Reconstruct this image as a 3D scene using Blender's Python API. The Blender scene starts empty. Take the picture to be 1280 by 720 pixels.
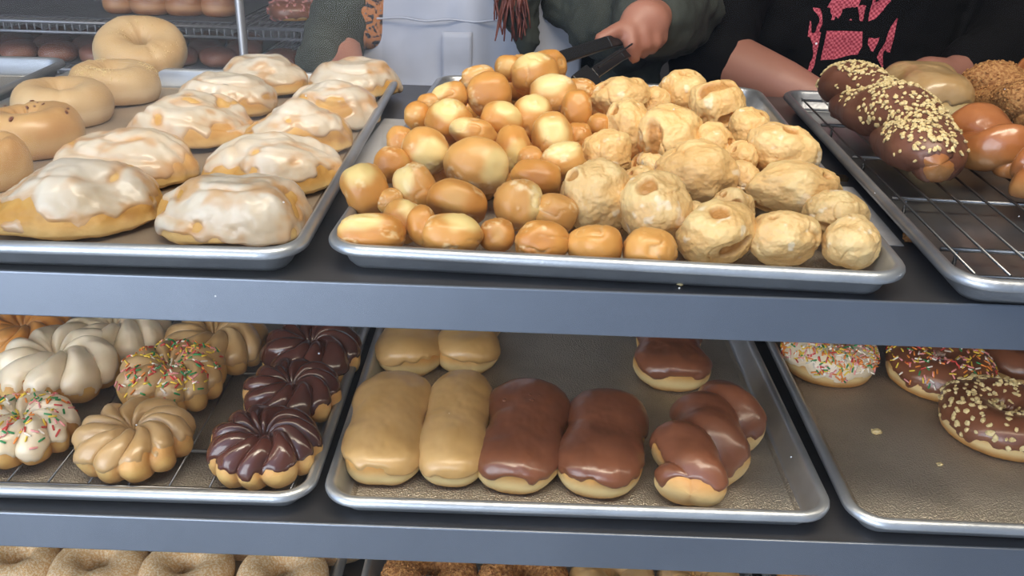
import bpy, bmesh, math, random
import numpy as np
from mathutils import Vector, Matrix

SC = bpy.context.scene
COL = SC.collection
H0 = 1.40                       # camera height above the floor
FPX, YAW, PITCH, ROLL = 1120.0, -.0078, .4359, .0314

# ------------------------------------------------------------------ camera maths
def cam_axes():
    cy, sy, cp, sp = math.cos(YAW), math.sin(YAW), math.cos(PITCH), math.sin(PITCH)
    w = np.array([sy*cp, cy*cp, -sp]); r = np.array([cy, -sy, 0.]); u = np.cross(r, w)
    c, s = math.cos(ROLL), math.sin(ROLL)
    return c*r+s*u, -s*r+c*u, w
CR, CU, CW = cam_axes()
EYE = np.array([0, 0, H0])
def ray(px, py): return CW + CR*(px-640)/FPX - CU*(py-360)/FPX
def at_z(px, py, z):
    d = ray(px, py); return EYE + d*((z-H0)/d[2])
def at_y(px, py, y):
    d = ray(px, py); return EYE + d*(y/d[1])
def depth(P): return float((np.asarray(P)-EYE) @ CW)

# ------------------------------------------------------------------ noise
def _h(ix, iy, iz, seed):
    n = (ix.astype(np.int64)*374761393 + iy.astype(np.int64)*668265263 + iz.astype(np.int64)*2147483647 + seed*974711) & 0xffffffff
    n = ((n ^ (n >> 13))*1274126177) & 0xffffffff
    n = ((n ^ (n >> 16))*2246822519) & 0xffffffff
    return ((n ^ (n >> 15)) & 0xffffff)/float(0x7fffff) - 1
def noise(P, seed=0):
    P = np.asarray(P, float); i = np.floor(P).astype(int); f = P-i; f = f*f*f*(f*(f*6-15)+10)
    x, y, z = i[..., 0], i[..., 1], i[..., 2]; a, b, c = f[..., 0], f[..., 1], f[..., 2]
    r = 0
    for dx in (0, 1):
        for dy in (0, 1):
            for dz in (0, 1):
                r = r + (a if dx else 1-a)*(b if dy else 1-b)*(c if dz else 1-c)*_h(x+dx, y+dy, z+dz, seed)
    return r
def fbm(P, seed=0, o=3):
    P = np.asarray(P, float); r, a, t = 0, 1., 0.
    for k in range(o): r = r + a*noise(P*2**k, seed+k*17); t += a; a *= .5
    return r/t
def sst(a, b, x):
    t = np.clip((x-a)/(b-a), 0, 1); return t*t*(3-2*t)

# ------------------------------------------------------------------ mesh building
def tag(o, label=None, cat=None, group=None, kind=None):
    if label: o['label'] = label
    if cat: o['category'] = cat
    if group: o['group'] = group
    if kind: o['kind'] = kind
    return o
def empty(name, loc=(0, 0, 0), rz=0.):
    o = bpy.data.objects.new(name, None); COL.objects.link(o); o.location = loc; o.rotation_euler = (0, 0, rz)
    o.empty_display_size = .02
    return o
def mk(name, V, F, mats, parent=None, attrs=None, smooth=True, mi=None):
    me = bpy.data.meshes.new(name)
    me.from_pydata(np.asarray(V).tolist(), [], F.tolist() if hasattr(F, 'tolist') else F)
    if not isinstance(mats, (list, tuple)): mats = [mats]
    for m in mats: me.materials.append(m)
    if smooth: me.polygons.foreach_set('use_smooth', np.ones(len(me.polygons), bool))
    if mi is not None: me.polygons.foreach_set('material_index', np.asarray(mi, dtype=np.int32))
    for k, a in (attrs or {}).items():
        at = me.attributes.new(k, 'FLOAT', 'POINT'); at.data.foreach_set('value', np.asarray(a, dtype=np.float32))
    me.update()
    o = bpy.data.objects.new(name, me); COL.objects.link(o)
    if parent: o.parent = parent
    return o
def bmo(name, bm, mats, parent=None, smooth=False):
    bmesh.ops.recalc_face_normals(bm, faces=bm.faces)
    me = bpy.data.meshes.new(name); bm.to_mesh(me); bm.free()
    if not isinstance(mats, (list, tuple)): mats = [mats]
    for m in mats: me.materials.append(m)
    if smooth: me.polygons.foreach_set('use_smooth', np.ones(len(me.polygons), bool))
    o = bpy.data.objects.new(name, me); COL.objects.link(o)
    if parent: o.parent = parent
    return o
def box(bm, x0, x1, y0, y1, z0, z1, bev=0., M=None):
    r = bmesh.ops.create_cube(bm, size=1)
    vs = r['verts']
    bmesh.ops.scale(bm, verts=vs, vec=(x1-x0, y1-y0, z1-z0)); bmesh.ops.translate(bm, verts=vs, vec=((x0+x1)/2, (y0+y1)/2, (z0+z1)/2))
    if bev:
        es = list({e for v in vs for e in v.link_edges})
        rr = bmesh.ops.bevel(bm, geom=es, offset=bev, segments=2, affect='EDGES', profile=.5)
        vs = list({v for f in rr['faces'] for v in f.verts} | {v for v in vs if v.is_valid})
    if M is not None: bmesh.ops.transform(bm, matrix=M, verts=vs)
def rod(bm, a, b, r, seg=8, r2=None):
    a, b = Vector(a), Vector(b); d = b-a
    M = Matrix.Translation((a+b)/2) @ d.to_track_quat('Z', 'Y').to_matrix().to_4x4()
    bmesh.ops.create_cone(bm, cap_ends=True, segments=seg, radius1=r, radius2=r if r2 is None else r2, depth=d.length, matrix=M)
def tube(path, rad, seg=8, closed=False):
    P = np.asarray(path, float); n = len(P); rad = np.broadcast_to(rad, (n,))
    T = np.gradient(P, axis=0); T /= np.linalg.norm(T, axis=1)[:, None]+1e-12
    up = np.array([0, 0, 1.]) if abs(T[0][2]) < .9 else np.array([1., 0, 0])
    V = []
    A = np.cross(T[0], up); A /= np.linalg.norm(A)
    for i in range(n):
        A = A-T[i]*(A@T[i]); A /= np.linalg.norm(A); B = np.cross(T[i], A)
        for k in range(seg):
            t = 2*math.pi*k/seg; V.append(P[i]+rad[i]*(A*math.cos(t)+B*math.sin(t)))
    F = [[i*seg+k, i*seg+(k+1) % seg, (i+1)*seg+(k+1) % seg, (i+1)*seg+k] for i in range(n-1) for k in range(seg)]
    F.append(list(range(seg))[::-1]); F.append([(n-1)*seg+k for k in range(seg)])
    return V, F
_ICO = {}
def ico(sub):
    if sub not in _ICO:
        bm = bmesh.new(); bmesh.ops.create_icosphere(bm, subdivisions=sub, radius=1)
        V = np.array([v.co[:] for v in bm.verts]); F = np.array([[v.index for v in f.verts] for f in bm.faces]); bm.free()
        V /= np.linalg.norm(V, axis=1)[:, None]
        _ICO[sub] = (V, F)
    V, F = _ICO[sub]; return V.copy(), F
def grid_faces(nu, nv):
    u, v = np.meshgrid(np.arange(nu), np.arange(nv), indexing='ij')
    a = u*nv+v; b = ((u+1) % nu)*nv+v; c = ((u+1) % nu)*nv+(v+1) % nv; d = u*nv+(v+1) % nv
    return np.stack([a, b, c, d], -1).reshape(-1, 4)
def normals(V, F):
    a, b, c = V[F[:, 0]], V[F[:, 1]], V[F[:, 2]]
    n = np.cross(b-a, c-a)
    if F.shape[1] == 4: n = np.cross(V[F[:, 2]]-V[F[:, 0]], V[F[:, 3]]-V[F[:, 1]])
    N = np.zeros_like(V)
    for k in range(F.shape[1]): np.add.at(N, F[:, k], n)
    return N/(np.linalg.norm(N, axis=1)[:, None]+1e-12)

# ------------------------------------------------------------------ materials
def lin(c):
    if isinstance(c, str): c = [int(c[i:i+2], 16) for i in (0, 2, 4)]
    o = []
    for v in c:
        v /= 255.; o.append(v/12.92 if v <= .04045 else ((v+.055)/1.055)**2.4)
    return (*o, 1)
def mat(name, c1, c2=None, scale=30., lo=.4, hi=.6, rough=.5, metal=0., coat=0., crough=.1, bump=0., bscale=150., bkind='noise', attrs=(), sss=0., spec=.5, vary=0.):
    m = bpy.data.materials.new(name); m.use_nodes = True; nt = m.node_tree; N = nt.nodes; L = nt.links
    p = N['Principled BSDF']; tc = N.new('ShaderNodeTexCoord'); src = tc.outputs['Object']
    p.inputs['Roughness'].default_value = rough; p.inputs['Metallic'].default_value = metal
    p.inputs['Coat Weight'].default_value = coat; p.inputs['Coat Roughness'].default_value = crough
    p.inputs['Specular IOR Level'].default_value = spec
    if sss:
        p.inputs['Subsurface Weight'].default_value = sss; p.inputs['Subsurface Radius'].default_value = (1, .6, .35); p.inputs['Subsurface Scale'].default_value = .004
    col = None
    def mix(fac, a, b):
        n = N.new('ShaderNodeMix'); n.data_type = 'RGBA'
        L.new(fac, n.inputs[0])
        for s, x in ((6, a), (7, b)):
            if isinstance(x, tuple): n.inputs[s].default_value = x
            else: L.new(x, n.inputs[s])
        return n.outputs[2]
    base = lin(c1)
    if c2:
        t = N.new('ShaderNodeTexNoise'); t.inputs['Scale'].default_value = scale; t.inputs['Detail'].default_value = 5; L.new(src, t.inputs['Vector'])
        mr = N.new('ShaderNodeMapRange'); mr.inputs[1].default_value = lo; mr.inputs[2].default_value = hi; L.new(t.outputs[0], mr.inputs[0])
        base = mix(mr.outputs[0], lin(c1), lin(c2))
    for an, c in attrs:
        a = N.new('ShaderNodeAttribute'); a.attribute_name = an
        base = mix(a.outputs['Fac'], base, lin(c))
    if vary:
        oi = N.new('ShaderNodeObjectInfo'); mr = N.new('ShaderNodeMapRange'); mr.inputs[3].default_value = 1-vary; mr.inputs[4].default_value = 1+vary*.4; L.new(oi.outputs['Random'], mr.inputs[0])
        cc = N.new('ShaderNodeGamma'); gm = N.new('ShaderNodeMath'); gm.operation = 'DIVIDE'; gm.inputs[0].default_value = 1.; L.new(mr.outputs[0], gm.inputs[1]); L.new(gm.outputs[0], cc.inputs[1])
        if isinstance(base, tuple): cc.inputs[0].default_value = base
        else: L.new(base, cc.inputs[0])
        base = cc.outputs[0]
    if isinstance(base, tuple): p.inputs['Base Color'].default_value = base
    else: L.new(base, p.inputs['Base Color'])
    if bump:
        if bkind == 'noise':
            t = N.new('ShaderNodeTexNoise'); t.inputs['Detail'].default_value = 4; out = t.outputs[0]
        else:
            t = N.new('ShaderNodeTexVoronoi'); out = t.outputs['Distance']
        t.inputs['Scale'].default_value = bscale; L.new(src, t.inputs['Vector'])
        b = N.new('ShaderNodeBump'); b.inputs['Strength'].default_value = bump; b.inputs['Distance'].default_value = .002
        L.new(out, b.inputs['Height']); L.new(b.outputs[0], p.inputs['Normal'])
        if coat: L.new(b.outputs[0], p.inputs['Coat Normal']) if bkind != 'noise' else None
    return m
M = {}
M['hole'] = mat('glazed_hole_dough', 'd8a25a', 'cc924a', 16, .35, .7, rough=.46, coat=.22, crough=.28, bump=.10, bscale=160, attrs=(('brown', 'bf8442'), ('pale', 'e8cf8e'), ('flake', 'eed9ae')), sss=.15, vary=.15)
M['fritter'] = mat('crusty_cake_dough', 'e5c084', 'dcb274', 18, .3, .75, rough=.55, coat=.14, crough=.3, bump=.5, bscale=170, attrs=(('pale', 'ecd6a0'), ('flake', 'f2e6cc'), ('brown', 'b98446')), sss=.12, vary=.08)
M['raised'] = mat('raised_dough', 'cf9850', 'c0843c', 30, rough=.55, bump=.15, bscale=250, attrs=(('pale', 'e6cf98'), ('brown', 'b07236')), sss=.1)
M['cruller'] = mat('cruller_dough', 'd2a468', 'c08c4c', 35, rough=.55, bump=.25, bscale=200, attrs=(('pale', 'e3bd77'), ('brown', 'a8703c')), sss=.1)
M['bagel'] = mat('bagel_dough', 'd0b48a', 'c2a072', 18, rough=.5, coat=.1, bump=.12, bscale=250, attrs=(('pale', 'e2d0b0'), ('brown', 'c8a06a')), sss=.08)
M['egg_bagel'] = mat('glossy_bagel_dough', 'd0ab74', 'bf9154', 14, rough=.38, coat=.3, crough=.2, bump=.1, bscale=250, attrs=(('pale', 'dcc090'), ('brown', 'b8884c')), sss=.08)
M['roll'] = mat('cinnamon_roll_dough', 'd4a860', 'c49248', 30, rough=.55, bump=.25, bscale=180, attrs=(('pale', 'e0c184'), ('cinn', '8a5530')), sss=.1)
M['roll_icing'] = mat('translucent_white_icing', 'dacebc', 'cbb596', 26, .42, .72, rough=.33, coat=.28, crough=.16, bump=.2, bscale=80, sss=.12, attrs=(('thin', 'c89a66'),))
M['white_icing'] = mat('white_icing', 'eadcc6', 'dfcdb0', 30, rough=.32, coat=.35, crough=.15, bump=.06, bscale=60, sss=.15)
M['maple'] = mat('maple_icing', 'bd9c70', 'b08c5c', 25, rough=.3, coat=.4, crough=.14, bump=.05, bscale=50, sss=.08)
M['maple_john'] = mat('maple_icing_long', 'cca670', 'c29a60', 20, rough=.34, coat=.3, crough=.18, bump=.06, bscale=50, sss=.08)
M['chocolate'] = mat('chocolate_icing', '744630', '825038', 22, rough=.3, coat=.4, crough=.15, bump=.07, bscale=60)
M['dark_chocolate'] = mat('dark_chocolate_icing', '56322a', '4a2a24', 22, rough=.22, coat=.6, crough=.1, bump=.05, bscale=60)
M['dull_chocolate'] = mat('matte_chocolate_icing', '7a5040', '68402f', 22, rough=.42, coat=.15, crough=.25, bump=.15, bscale=60)
M['amber'] = mat('amber_glaze', 'd59a58', 'c9843e', 22, rough=.3, coat=.6, crough=.12, bump=.06, bscale=60)
M['twist_glaze'] = mat('honey_glazed_twist', 'a8683a', '96572c', 22, rough=.3, coat=.6, crough=.14, bump=.1, bscale=80, attrs=(('pale', 'c28a50'), ('brown', '824824')))
M['sugar'] = mat('cinnamon_sugar', 'd2ac7c', 'e4d2b4', 420, .45, .6, rough=.75, bump=.6, bscale=700, attrs=(('brown', 'b88650'),))
M['crumb'] = mat('crumb_coating', 'b98852', '8f5c30', 260, .4, .6, rough=.75, bump=1.0, bscale=320)
M['nut'] = mat('chopped_nut', 'dcc896', 'ccb27a', 300, rough=.6)
M['pink_nut'] = mat('pink_nut', 'd89a94', 'b87870', 200, rough=.6)
for k, c in dict(red='c8443c', orange='e48a3c', yellow='e8c84a', green='2e8a4e', pink='e59a98', white='f0e6d8', brown='8a4a30').items():
    M['sp_'+k] = mat('sprinkle_'+k, c, rough=.4)
M['seed'] = mat('sesame_seed', 'e6cf98', rough=.6)
M['fleck'] = mat('onion_fleck', '6a3418', rough=.6)
M['alu'] = mat('aluminium_pan', 'c4c7cb', 'aeb1b6', 14, rough=.38, metal=.8, bump=.12, bscale=260)
M['alu_floor'] = mat('embossed_pan_floor', 'c4bcb0', 'b0a89c', 10, rough=.36, metal=.72, bump=.6, bscale=560, bkind='voronoi')
M['alu_paper'] = mat('greased_pan_floor', 'b0a08c', '9c8c78', 12, rough=.45, metal=.4, bump=.12, bscale=300)
M['alu_old'] = mat('dull_pan', 'b4b6ba', '9a9ca2', 10, rough=.4, metal=.8, bump=.2, bscale=180)
M['wire'] = mat('chrome_wire', '7c7c7e', rough=.3, metal=1.)
M['rail'] = mat('brushed_shelf_edge', '828893', '7c828d', 6, rough=.38, metal=.85, spec=.5)
M['shelf'] = mat('dark_shelf_top', '4c4b4d', '565456', 8, rough=.35, metal=.5, spec=.6)
M['post'] = mat('case_frame', '6c6f74', rough=.4, metal=.8)
M['shelf_under'] = mat('steel_shelf_underside', '9a9a98', '8c8c8a', 6, rough=.5, metal=.4)
M['rack_floor'] = mat('mirror_like_pan_floor', '8e9094', '7e8084', 8, rough=.3, metal=.85, bump=.08, bscale=180)
M['paper'] = mat('grey_liner_paper', 'b4b2b4', 'a8a6a8', 30, rough=.7)  # pale tone standing in for what the glossy shelf mirrors
M['brace'] = mat('brass_tinted_bar', 'c8a878', rough=.25, metal=1.)  # brassy tone standing in for a line mirrored in the shelf
# ------------------------------------------------------------------ pastry shapes (local, base at z = 0)
def flat_base(V, cut, k=.12):
    z = V[:, 2]; V[:, 2] = np.where(z < cut, cut+(z-cut)*k, z); V[:, 2] -= V[:, 2].min(); return V
def donut_shape(R, r, hz, seed, nu=110, nv=44, wob=.05, oval=1.):
    u = np.arange(nu)*2*math.pi/nu; v = np.arange(nv)*2*math.pi/nv
    U, W = np.meshgrid(u, v, indexing='ij')
    rad = np.stack([np.cos(U)*1.3, np.sin(U)*1.3, np.sin(W)*.5], -1)
    k = 1+wob*2*fbm(rad*1.1+seed*7.3, seed)
    cv, sv = np.cos(W), np.sin(W)
    x = R+r*k*np.sign(cv)*np.abs(cv)**.9; z = hz*(1+.7*(k-1))*sv
    V = np.stack([x*np.cos(U)*oval, x*np.sin(U), z], -1).reshape(-1, 3)
    V += .0006*fbm(V*140, seed+3)[:, None]*np.array([1, 1, 1])
    pale = (np.exp(-((sv+.12)/.24)**2)*(cv > -.2)).reshape(-1)
    V = flat_base(V, -.62*hz)
    return V, grid_faces(nu, nv), dict(pale=pale*.9, brown=sst(.2, -.7, sv).reshape(-1)*.5), U.reshape(-1), W.reshape(-1)
def bagel_shape(R, r, hz, seed):
    V, F, A, U, W = donut_shape(R, r, hz, seed, wob=.05)
    V = V*(1+.035*np.cos(U-seed))[:, None]
    seam = np.exp(-((U-(2.2+seed) % 6.28)/.12)**2)            # where the rope of dough was joined
    N = normals(V, F); V = V-N*(seam*.002)[:, None]
    A = dict(pale=A['pale']*.6, brown=sst(-.1, .9, np.sin(W))*.8*(.5+.5*fbm(V*40, seed)))
    return V, F, A, U, W
def cruller_shape(R, r, hz, seed, lobes=10, tw=1.9, nu=220, nv=64):
    u = np.arange(nu)*2*math.pi/nu; v = np.arange(nv)*2*math.pi/nv
    U, W = np.meshgrid(u, v, indexing='ij')
    cv, sv = np.cos(W), np.sin(W)
    ph = lobes*U/2+tw*(cv*.9)+.75*noise(np.stack([np.cos(U)*1.6, np.sin(U)*1.6, sv*.6], -1), seed)
    L = np.abs(np.cos(ph))**.62
    g = .74+.34*L*(1+.15*noise(np.stack([np.cos(U)*4, np.sin(U)*4, sv], -1), seed+5))
    wob = 1+.06*noise(np.stack([np.cos(U)*1.2, np.sin(U)*1.2, U*0], -1), seed+9)
    x = R*wob+r*g*cv*np.where(cv < 0, .93, 1.); z = hz*g*sv
    V = np.stack([x*np.cos(U), x*np.sin(U), z], -1).reshape(-1, 3)
    V += .0008*fbm(V*90, seed+3)[:, None]
    pale = (np.exp(-((sv+.1)/.3)**2)*(cv > -.2)*L).reshape(-1)
    V = flat_base(V, -.6*hz)
    return V, grid_faces(nu, nv), dict(pale=pale*.8, brown=((1-L)*.5).reshape(-1)), U.reshape(-1), W.reshape(-1)
def superq(a, b, c, e, sub=6):
    D, F = ico(sub); Q = D*np.array([a, b, c]); Q /= np.linalg.norm(Q, axis=1)[:, None]
    s = (np.abs(Q[:, 0]/a)**e+np.abs(Q[:, 1]/b)**e+np.abs(Q[:, 2]/c)**e)**(-1/e)
    return Q*s[:, None], F, D
def john_shape(a, b, c, seed, waist=.06):
    D, F = ico(6); Q = D*np.array([a, b, c]); Q /= np.linalg.norm(Q, axis=1)[:, None]; p_, q_ = 2.35, 4.2
    V = Q*((((np.abs(Q[:, 0]/a)**p_+np.abs(Q[:, 2]/c)**p_)**(q_/p_)+np.abs(Q[:, 1]/b)**q_)**(-1/q_))[:, None])
    t = V[:, 1]/b
    V[:, 0] *= 1+waist*np.cos(math.pi*t*1.9+math.pi)*.9+.08*noise(np.stack([t*1.6, t*0+seed, t*0], -1), seed)
    V[:, 2] *= 1+.07*noise(np.stack([t*2.2, V[:, 0]*25, t*0], -1), seed+2)
    V[:, 0] += .0022*noise(np.stack([t*1.3, t*0, t*0+seed], -1), seed+4)
    N = normals(V, F); V = V+N*(.0011*fbm(V*60, seed+1))[:, None]
    z = V[:, 2]/c
    pale = np.exp(-((z+.25)/.35)**2); brown = sst(-.35, -.9, z)
    return flat_base(V, -.72*c), F, dict(pale=pale, brown=brown*.6), z
def twist_shape(a, L, seed, turns=1.5, lobe=.42, nt=170, nv=72, bend=.006):
    """Two ropes of dough wound round each other, laid along y."""
    t = np.linspace(0, 1, nt); v = np.arange(nv)*2*math.pi/nv
    T, W = np.meshgrid(t, v, indexing='ij')
    env = np.clip(1-np.abs(2*T-1)**4.5, 0, 1)**.5
    env = env*(1+.1*np.sin(T*2*math.pi*turns+1))+1e-3
    ph = W-math.pi*turns*T-seed
    k = (1-lobe)+lobe*np.abs(np.cos(ph))**.75
    k = k*(1+.06*noise(np.stack([T*5, np.cos(W), np.sin(W)], -1), seed))
    x = a*k*np.cos(W)*env+bend*np.sin(T*math.pi*2+seed); z = a*.86*k*np.sin(W)*env
    V = np.stack([x, (T-.5)*L+0*x, z], -1).reshape(-1, 3)
    u, w = np.meshgrid(np.arange(nt-1), np.arange(nv), indexing='ij')
    F = np.stack([u*nv+w, (u+1)*nv+w, (u+1)*nv+(w+1) % nv, u*nv+(w+1) % nv], -1).reshape(-1, 4)
    Z = V[:, 2]/a
    V = V+normals(V, F)*(.001*fbm(V*70, seed+2))[:, None]
    return flat_base(V, -.5*a, .25), F, dict(pale=np.exp(-((Z+.2)/.3)**2)*.8, brown=(1-np.abs(np.cos(ph)).reshape(-1))*.5), Z
def roll_shape(a, b, h, seed, turns=2.2):
    D, F = ico(6)
    V = D*np.array([a, b, h]); V[:, 2] = np.where(V[:, 2] < 0, V[:, 2]*.25, V[:, 2])
    th = np.arctan2(D[:, 1], D[:, 0]); rho = np.hypot(D[:, 0], D[:, 1])
    side = sst(-.05, .25, D[:, 2])
    lum = 1+.17*fbm(np.stack([np.cos(th), np.sin(th), th*0], -1)*1.3+seed*3, seed)
    V[:, :2] *= lum[:, None]
    V[:, 2] *= 1+.28*noise(D*1.7+seed*2, seed+1)
    ph = th-seed*2.1-2*math.pi*turns*rho
    gro = np.exp(-(np.abs((ph/(2*math.pi)+.5) % 1-.5)/.12)**2)*side*sst(.15, .4, rho)*(.45+.55*noise(D*1.5+seed, seed+12))
    N = normals(V, F)
    V = V-N*(.0034*gro)[:, None]+N*(.0034*fbm(V*30, seed+2))[:, None]+N*(.0008*fbm(V*140, seed+3))[:, None]
    pale = sst(.25, .0, D[:, 2])*.6
    V[:, 2] -= V[:, 2].min(); V = flat_base(V, .004, .3)
    return V, F, dict(pale=pale, cinn=gro*.8*sst(-.1, .4, fbm(V*60, seed+6))), D, gro
def blob_shape(a, b, c, seed, kind='hole'):
    D, F = ico(5 if kind == 'hole' else 6)
    if kind == 'hole':
        e = 2.3
        s = (np.abs(D[:, 0])**e+np.abs(D[:, 1])**e+np.abs(D[:, 2])**e)**(-1/e)
        k = s*(1+.16*fbm(D*.95+seed*5, seed, 2)+.02*fbm(D*3+seed, seed+1))
        c0 = noise(D*1.5+seed*3, seed+4); w0 = sst(.0, .4, noise(D*1.1+9+seed, seed+6)); k -= .07*np.exp(-(c0/.045)**2)*w0   # fold where the dough closed
        fl = sst(.40, .55, noise(D*1.7+seed*2, seed+8))
        k += .05*fl*fbm(D*7, seed+9)+.012*fl
        A = dict(brown=sst(-.15, .75, fbm(D*.9+seed, seed+2, 2))*.75, flake=fl*.55*sst(-.1, .3, fbm(D*6, seed+11))+.3*np.exp(-(c0/.03)**2)*w0)
    else:
        n1 = fbm(D*1.6+seed*5, seed, 2)
        k = 1+.15*fbm(D*.9+seed*3, seed+1, 2)+.12*n1+.030*fbm(D*4.5, seed+2, 2)+.024*fbm(D*11, seed+4, 3)
        c0 = noise(D*1.3+seed*7, seed+14); w0 = sst(.05, .4, noise(D*1.2+seed, seed+15)); lip = np.exp(-(c0/.035)**2)*w0
        k -= .06*lip; k += .03*sst(-.02, .12, c0)*w0
        cr = sst(.60, .72, noise(D*1.5+seed*2, seed+5)); k -= .13*cr
        A = dict(brown=np.clip(cr*.85+.5*lip, 0, 1)+.22*sst(.0, .6, fbm(D*1.3+seed, seed+7, 2)), flake=sst(.42, .62, fbm(D*2.2+seed*4, seed+6))*.6, pale=sst(-.3, .7, n1)*.5)
    V = D*k[:, None]*np.array([a, b, c])
    return V, F, A, D
# ------------------------------------------------------------------ toppings
def icing(V, F, mask, t, m, parent, name='icing', attrs=None, eps=.0008, bump=0., seed=0):
    N = normals(V, F); s = sst(0, .22, mask); D = t*(1-(1-s)**2)*(1+.0)-eps*(mask < 0)
    if bump: D = D+bump*s*fbm(V*55, seed)
    V2 = V+N*D[:, None]
    keep = (mask[F] > -.06).any(axis=1)
    F2 = F[keep]; idx = np.unique(F2); mp = np.full(len(V), -1); mp[idx] = np.arange(len(idx))
    V3 = V2[idx]; F3 = mp[F2]
    o = mk(name, V3, F3, m, parent, {k: a[idx] for k, a in (attrs or {}).items()})
    return o, V3, F3, mask[idx]
def scatter(V, F, w, n, seed):
    rng = np.random.default_rng(seed)
    a = V[F[:, 0]]; nn = np.cross(V[F[:, 1]]-a, V[F[:, 2]]-a); ar = np.linalg.norm(nn, axis=1)
    p = ar*np.clip(w[F].min(axis=1), 0, None); p /= p.sum()
    f = rng.choice(len(F), n, p=p); k = rng.dirichlet(np.ones(F.shape[1]), n)
    P = (V[F[f]]*k[:, :, None]).sum(1); NN = nn[f]/(ar[f][:, None]+1e-12)
    return P, NN, rng
def sprinkles(V, F, w, n, parent, seed, mix):
    P, N, rng = scatter(V, F, w, n, seed)
    r, hl = .00095, .0032
    base = [[0, 0, -hl-r*.7]]+[[r*math.cos(k*math.pi/3), r*math.sin(k*math.pi/3), z] for z in (-hl, hl) for k in range(6)]+[[0, 0, hl+r*.7]]
    base = np.array(base)
    fc = [[0, 1+(k+1) % 6, 1+k] for k in range(6)]+[[1+k, 1+(k+1) % 6, 7+(k+1) % 6, 7+k] for k in range(6)]+[[7+k, 7+(k+1) % 6, 13] for k in range(6)]
    VV, FF, MI = [], [], []
    for i in range(n):
        nz = N[i]; t = rng.normal(size=3); t -= nz*(t@nz)*rng.uniform(.75, 1.); t /= np.linalg.norm(t)
        a = np.cross(t, nz); a /= np.linalg.norm(a); b = np.cross(t, a)
        B = base*np.array([1, 1, rng.uniform(.75, 1.1)])
        VV.append(P[i]+nz*.0009+B[:, :1]*a+B[:, 1:2]*b+B[:, 2:]*t)
        FF += [[j+14*i for j in f] for f in fc]; MI += [rng.choice(len(mix))]*len(fc)
    return tag(mk('sprinkles', np.concatenate(VV), FF, [M['sp_'+c] for c in mix], parent, mi=MI), 'rainbow sugar sprinkles', kind='stuff')
def nuts(V, F, w, n, parent, seed, m='nut', lo=.0017, hi=.0034, name='chopped_nuts', label='chopped nut pieces'):
    P, N, rng = scatter(V, F, w, n, seed); D, f = ico(1)
    VV, FF = [], []
    for i in range(n):
        s = rng.uniform(lo, hi)
        q = D*(1+.3*rng.uniform(-1, 1, (len(D), 1)))*s*np.array([rng.uniform(.8, 1.5), rng.uniform(.7, 1.1), rng.uniform(.45, .8)])
        R = np.linalg.qr(rng.normal(size=(3, 3)))[0]
        nz = N[i]; t = np.cross(nz, R[0]); t /= np.linalg.norm(t); b = np.cross(nz, t)
        VV.append(P[i]+nz*s*.45+q[:, :1]*t+q[:, 1:2]*b+q[:, 2:]*nz); FF.append(f+len(D)*i)
    return tag(mk(name, np.concatenate(VV), np.concatenate(FF), M[m], parent, smooth=False), label, kind='stuff')

# ------------------------------------------------------------------ whole pastries
def cut_mask(V, hz, zc, seed, drip=.35, f=60.):
    z = V[:, 2]/hz
    return (z-zc)+drip*noise(np.stack([V[:, 0]*f, V[:, 1]*f, V[:, 2]*8], -1), seed)*.8+drip*.4*noise(V*130, seed+1)
def ring_donut(loc, rz, label, R=.028, r=.021, hz=.019, ice='chocolate', top=None, seed=1, group=None, hole=True, tilt=None, n=160, cat='donut', zc=1.05, name='ring_donut', oval=1.):
    root = empty(name, loc, rz); tag(root, label, cat, group)
    if tilt: root.rotation_euler = (*tilt, rz)
    if hole: V, F, A, U, W = donut_shape(R, r, hz, seed, oval=oval)
    else:
        V, F, D = superq(R+r, (R+r)*oval, hz, 2.5, 6); V = V+normals(V, F)*(.0012*fbm(V*45, seed))[:, None]
        z = V[:, 2]/hz; A = dict(pale=np.exp(-((z+.15)/.3)**2), brown=sst(-.3, -.8, z)*.6); V = flat_base(V, -.65*hz)
    mk('dough', V, F, M['raised'], root, A)
    if ice:
        m = cut_mask(V, hz, zc, seed+5)
        o, V3, F3, m3 = icing(V, F, m, .0017, M[ice], root)
        if top == 'sprinkles': sprinkles(V3, F3, (m3 > .15)*1., n, root, seed, ['red', 'orange', 'yellow', 'green', 'pink', 'white', 'pink', 'yellow', 'white', 'orange'])
        if top == 'nuts': nuts(V3, F3, (m3 > .12)*1., n, root, seed)
        if top == 'pink_nuts': nuts(V3, F3, (m3 > .1)*1., n, root, seed, 'pink_nut', .002, .0042, 'pink_nuts', 'pink candied nut pieces')
    return root
def cruller(loc, rz, label, R=.0275, r=.0215, hz=.0205, ice='maple', top=None, seed=1, lobes=10, n=150, zc=.95, drip=.5, tilt=None):
    root = empty('cruller', loc, rz); tag(root, label, 'donut', 'crullers on the lower left pan')
    if tilt: root.rotation_euler = (*tilt, rz)
    V, F, A, U, W = cruller_shape(R, r, hz, seed, lobes)
    mk('dough', V, F, M['cruller'], root, A)
    m = cut_mask(V, hz, zc, seed+5, drip, 45)
    o, V3, F3, m3 = icing(V, F, m, .0017, M[ice], root)
    if top: sprinkles(V3, F3, (m3 > .12)*np.clip(V3[:, 2]/hz-.7, 0, 1), n, root, seed, ['red', 'orange', 'yellow', 'green', 'pink', 'white', 'red', 'yellow', 'green'])
    return root
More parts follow.
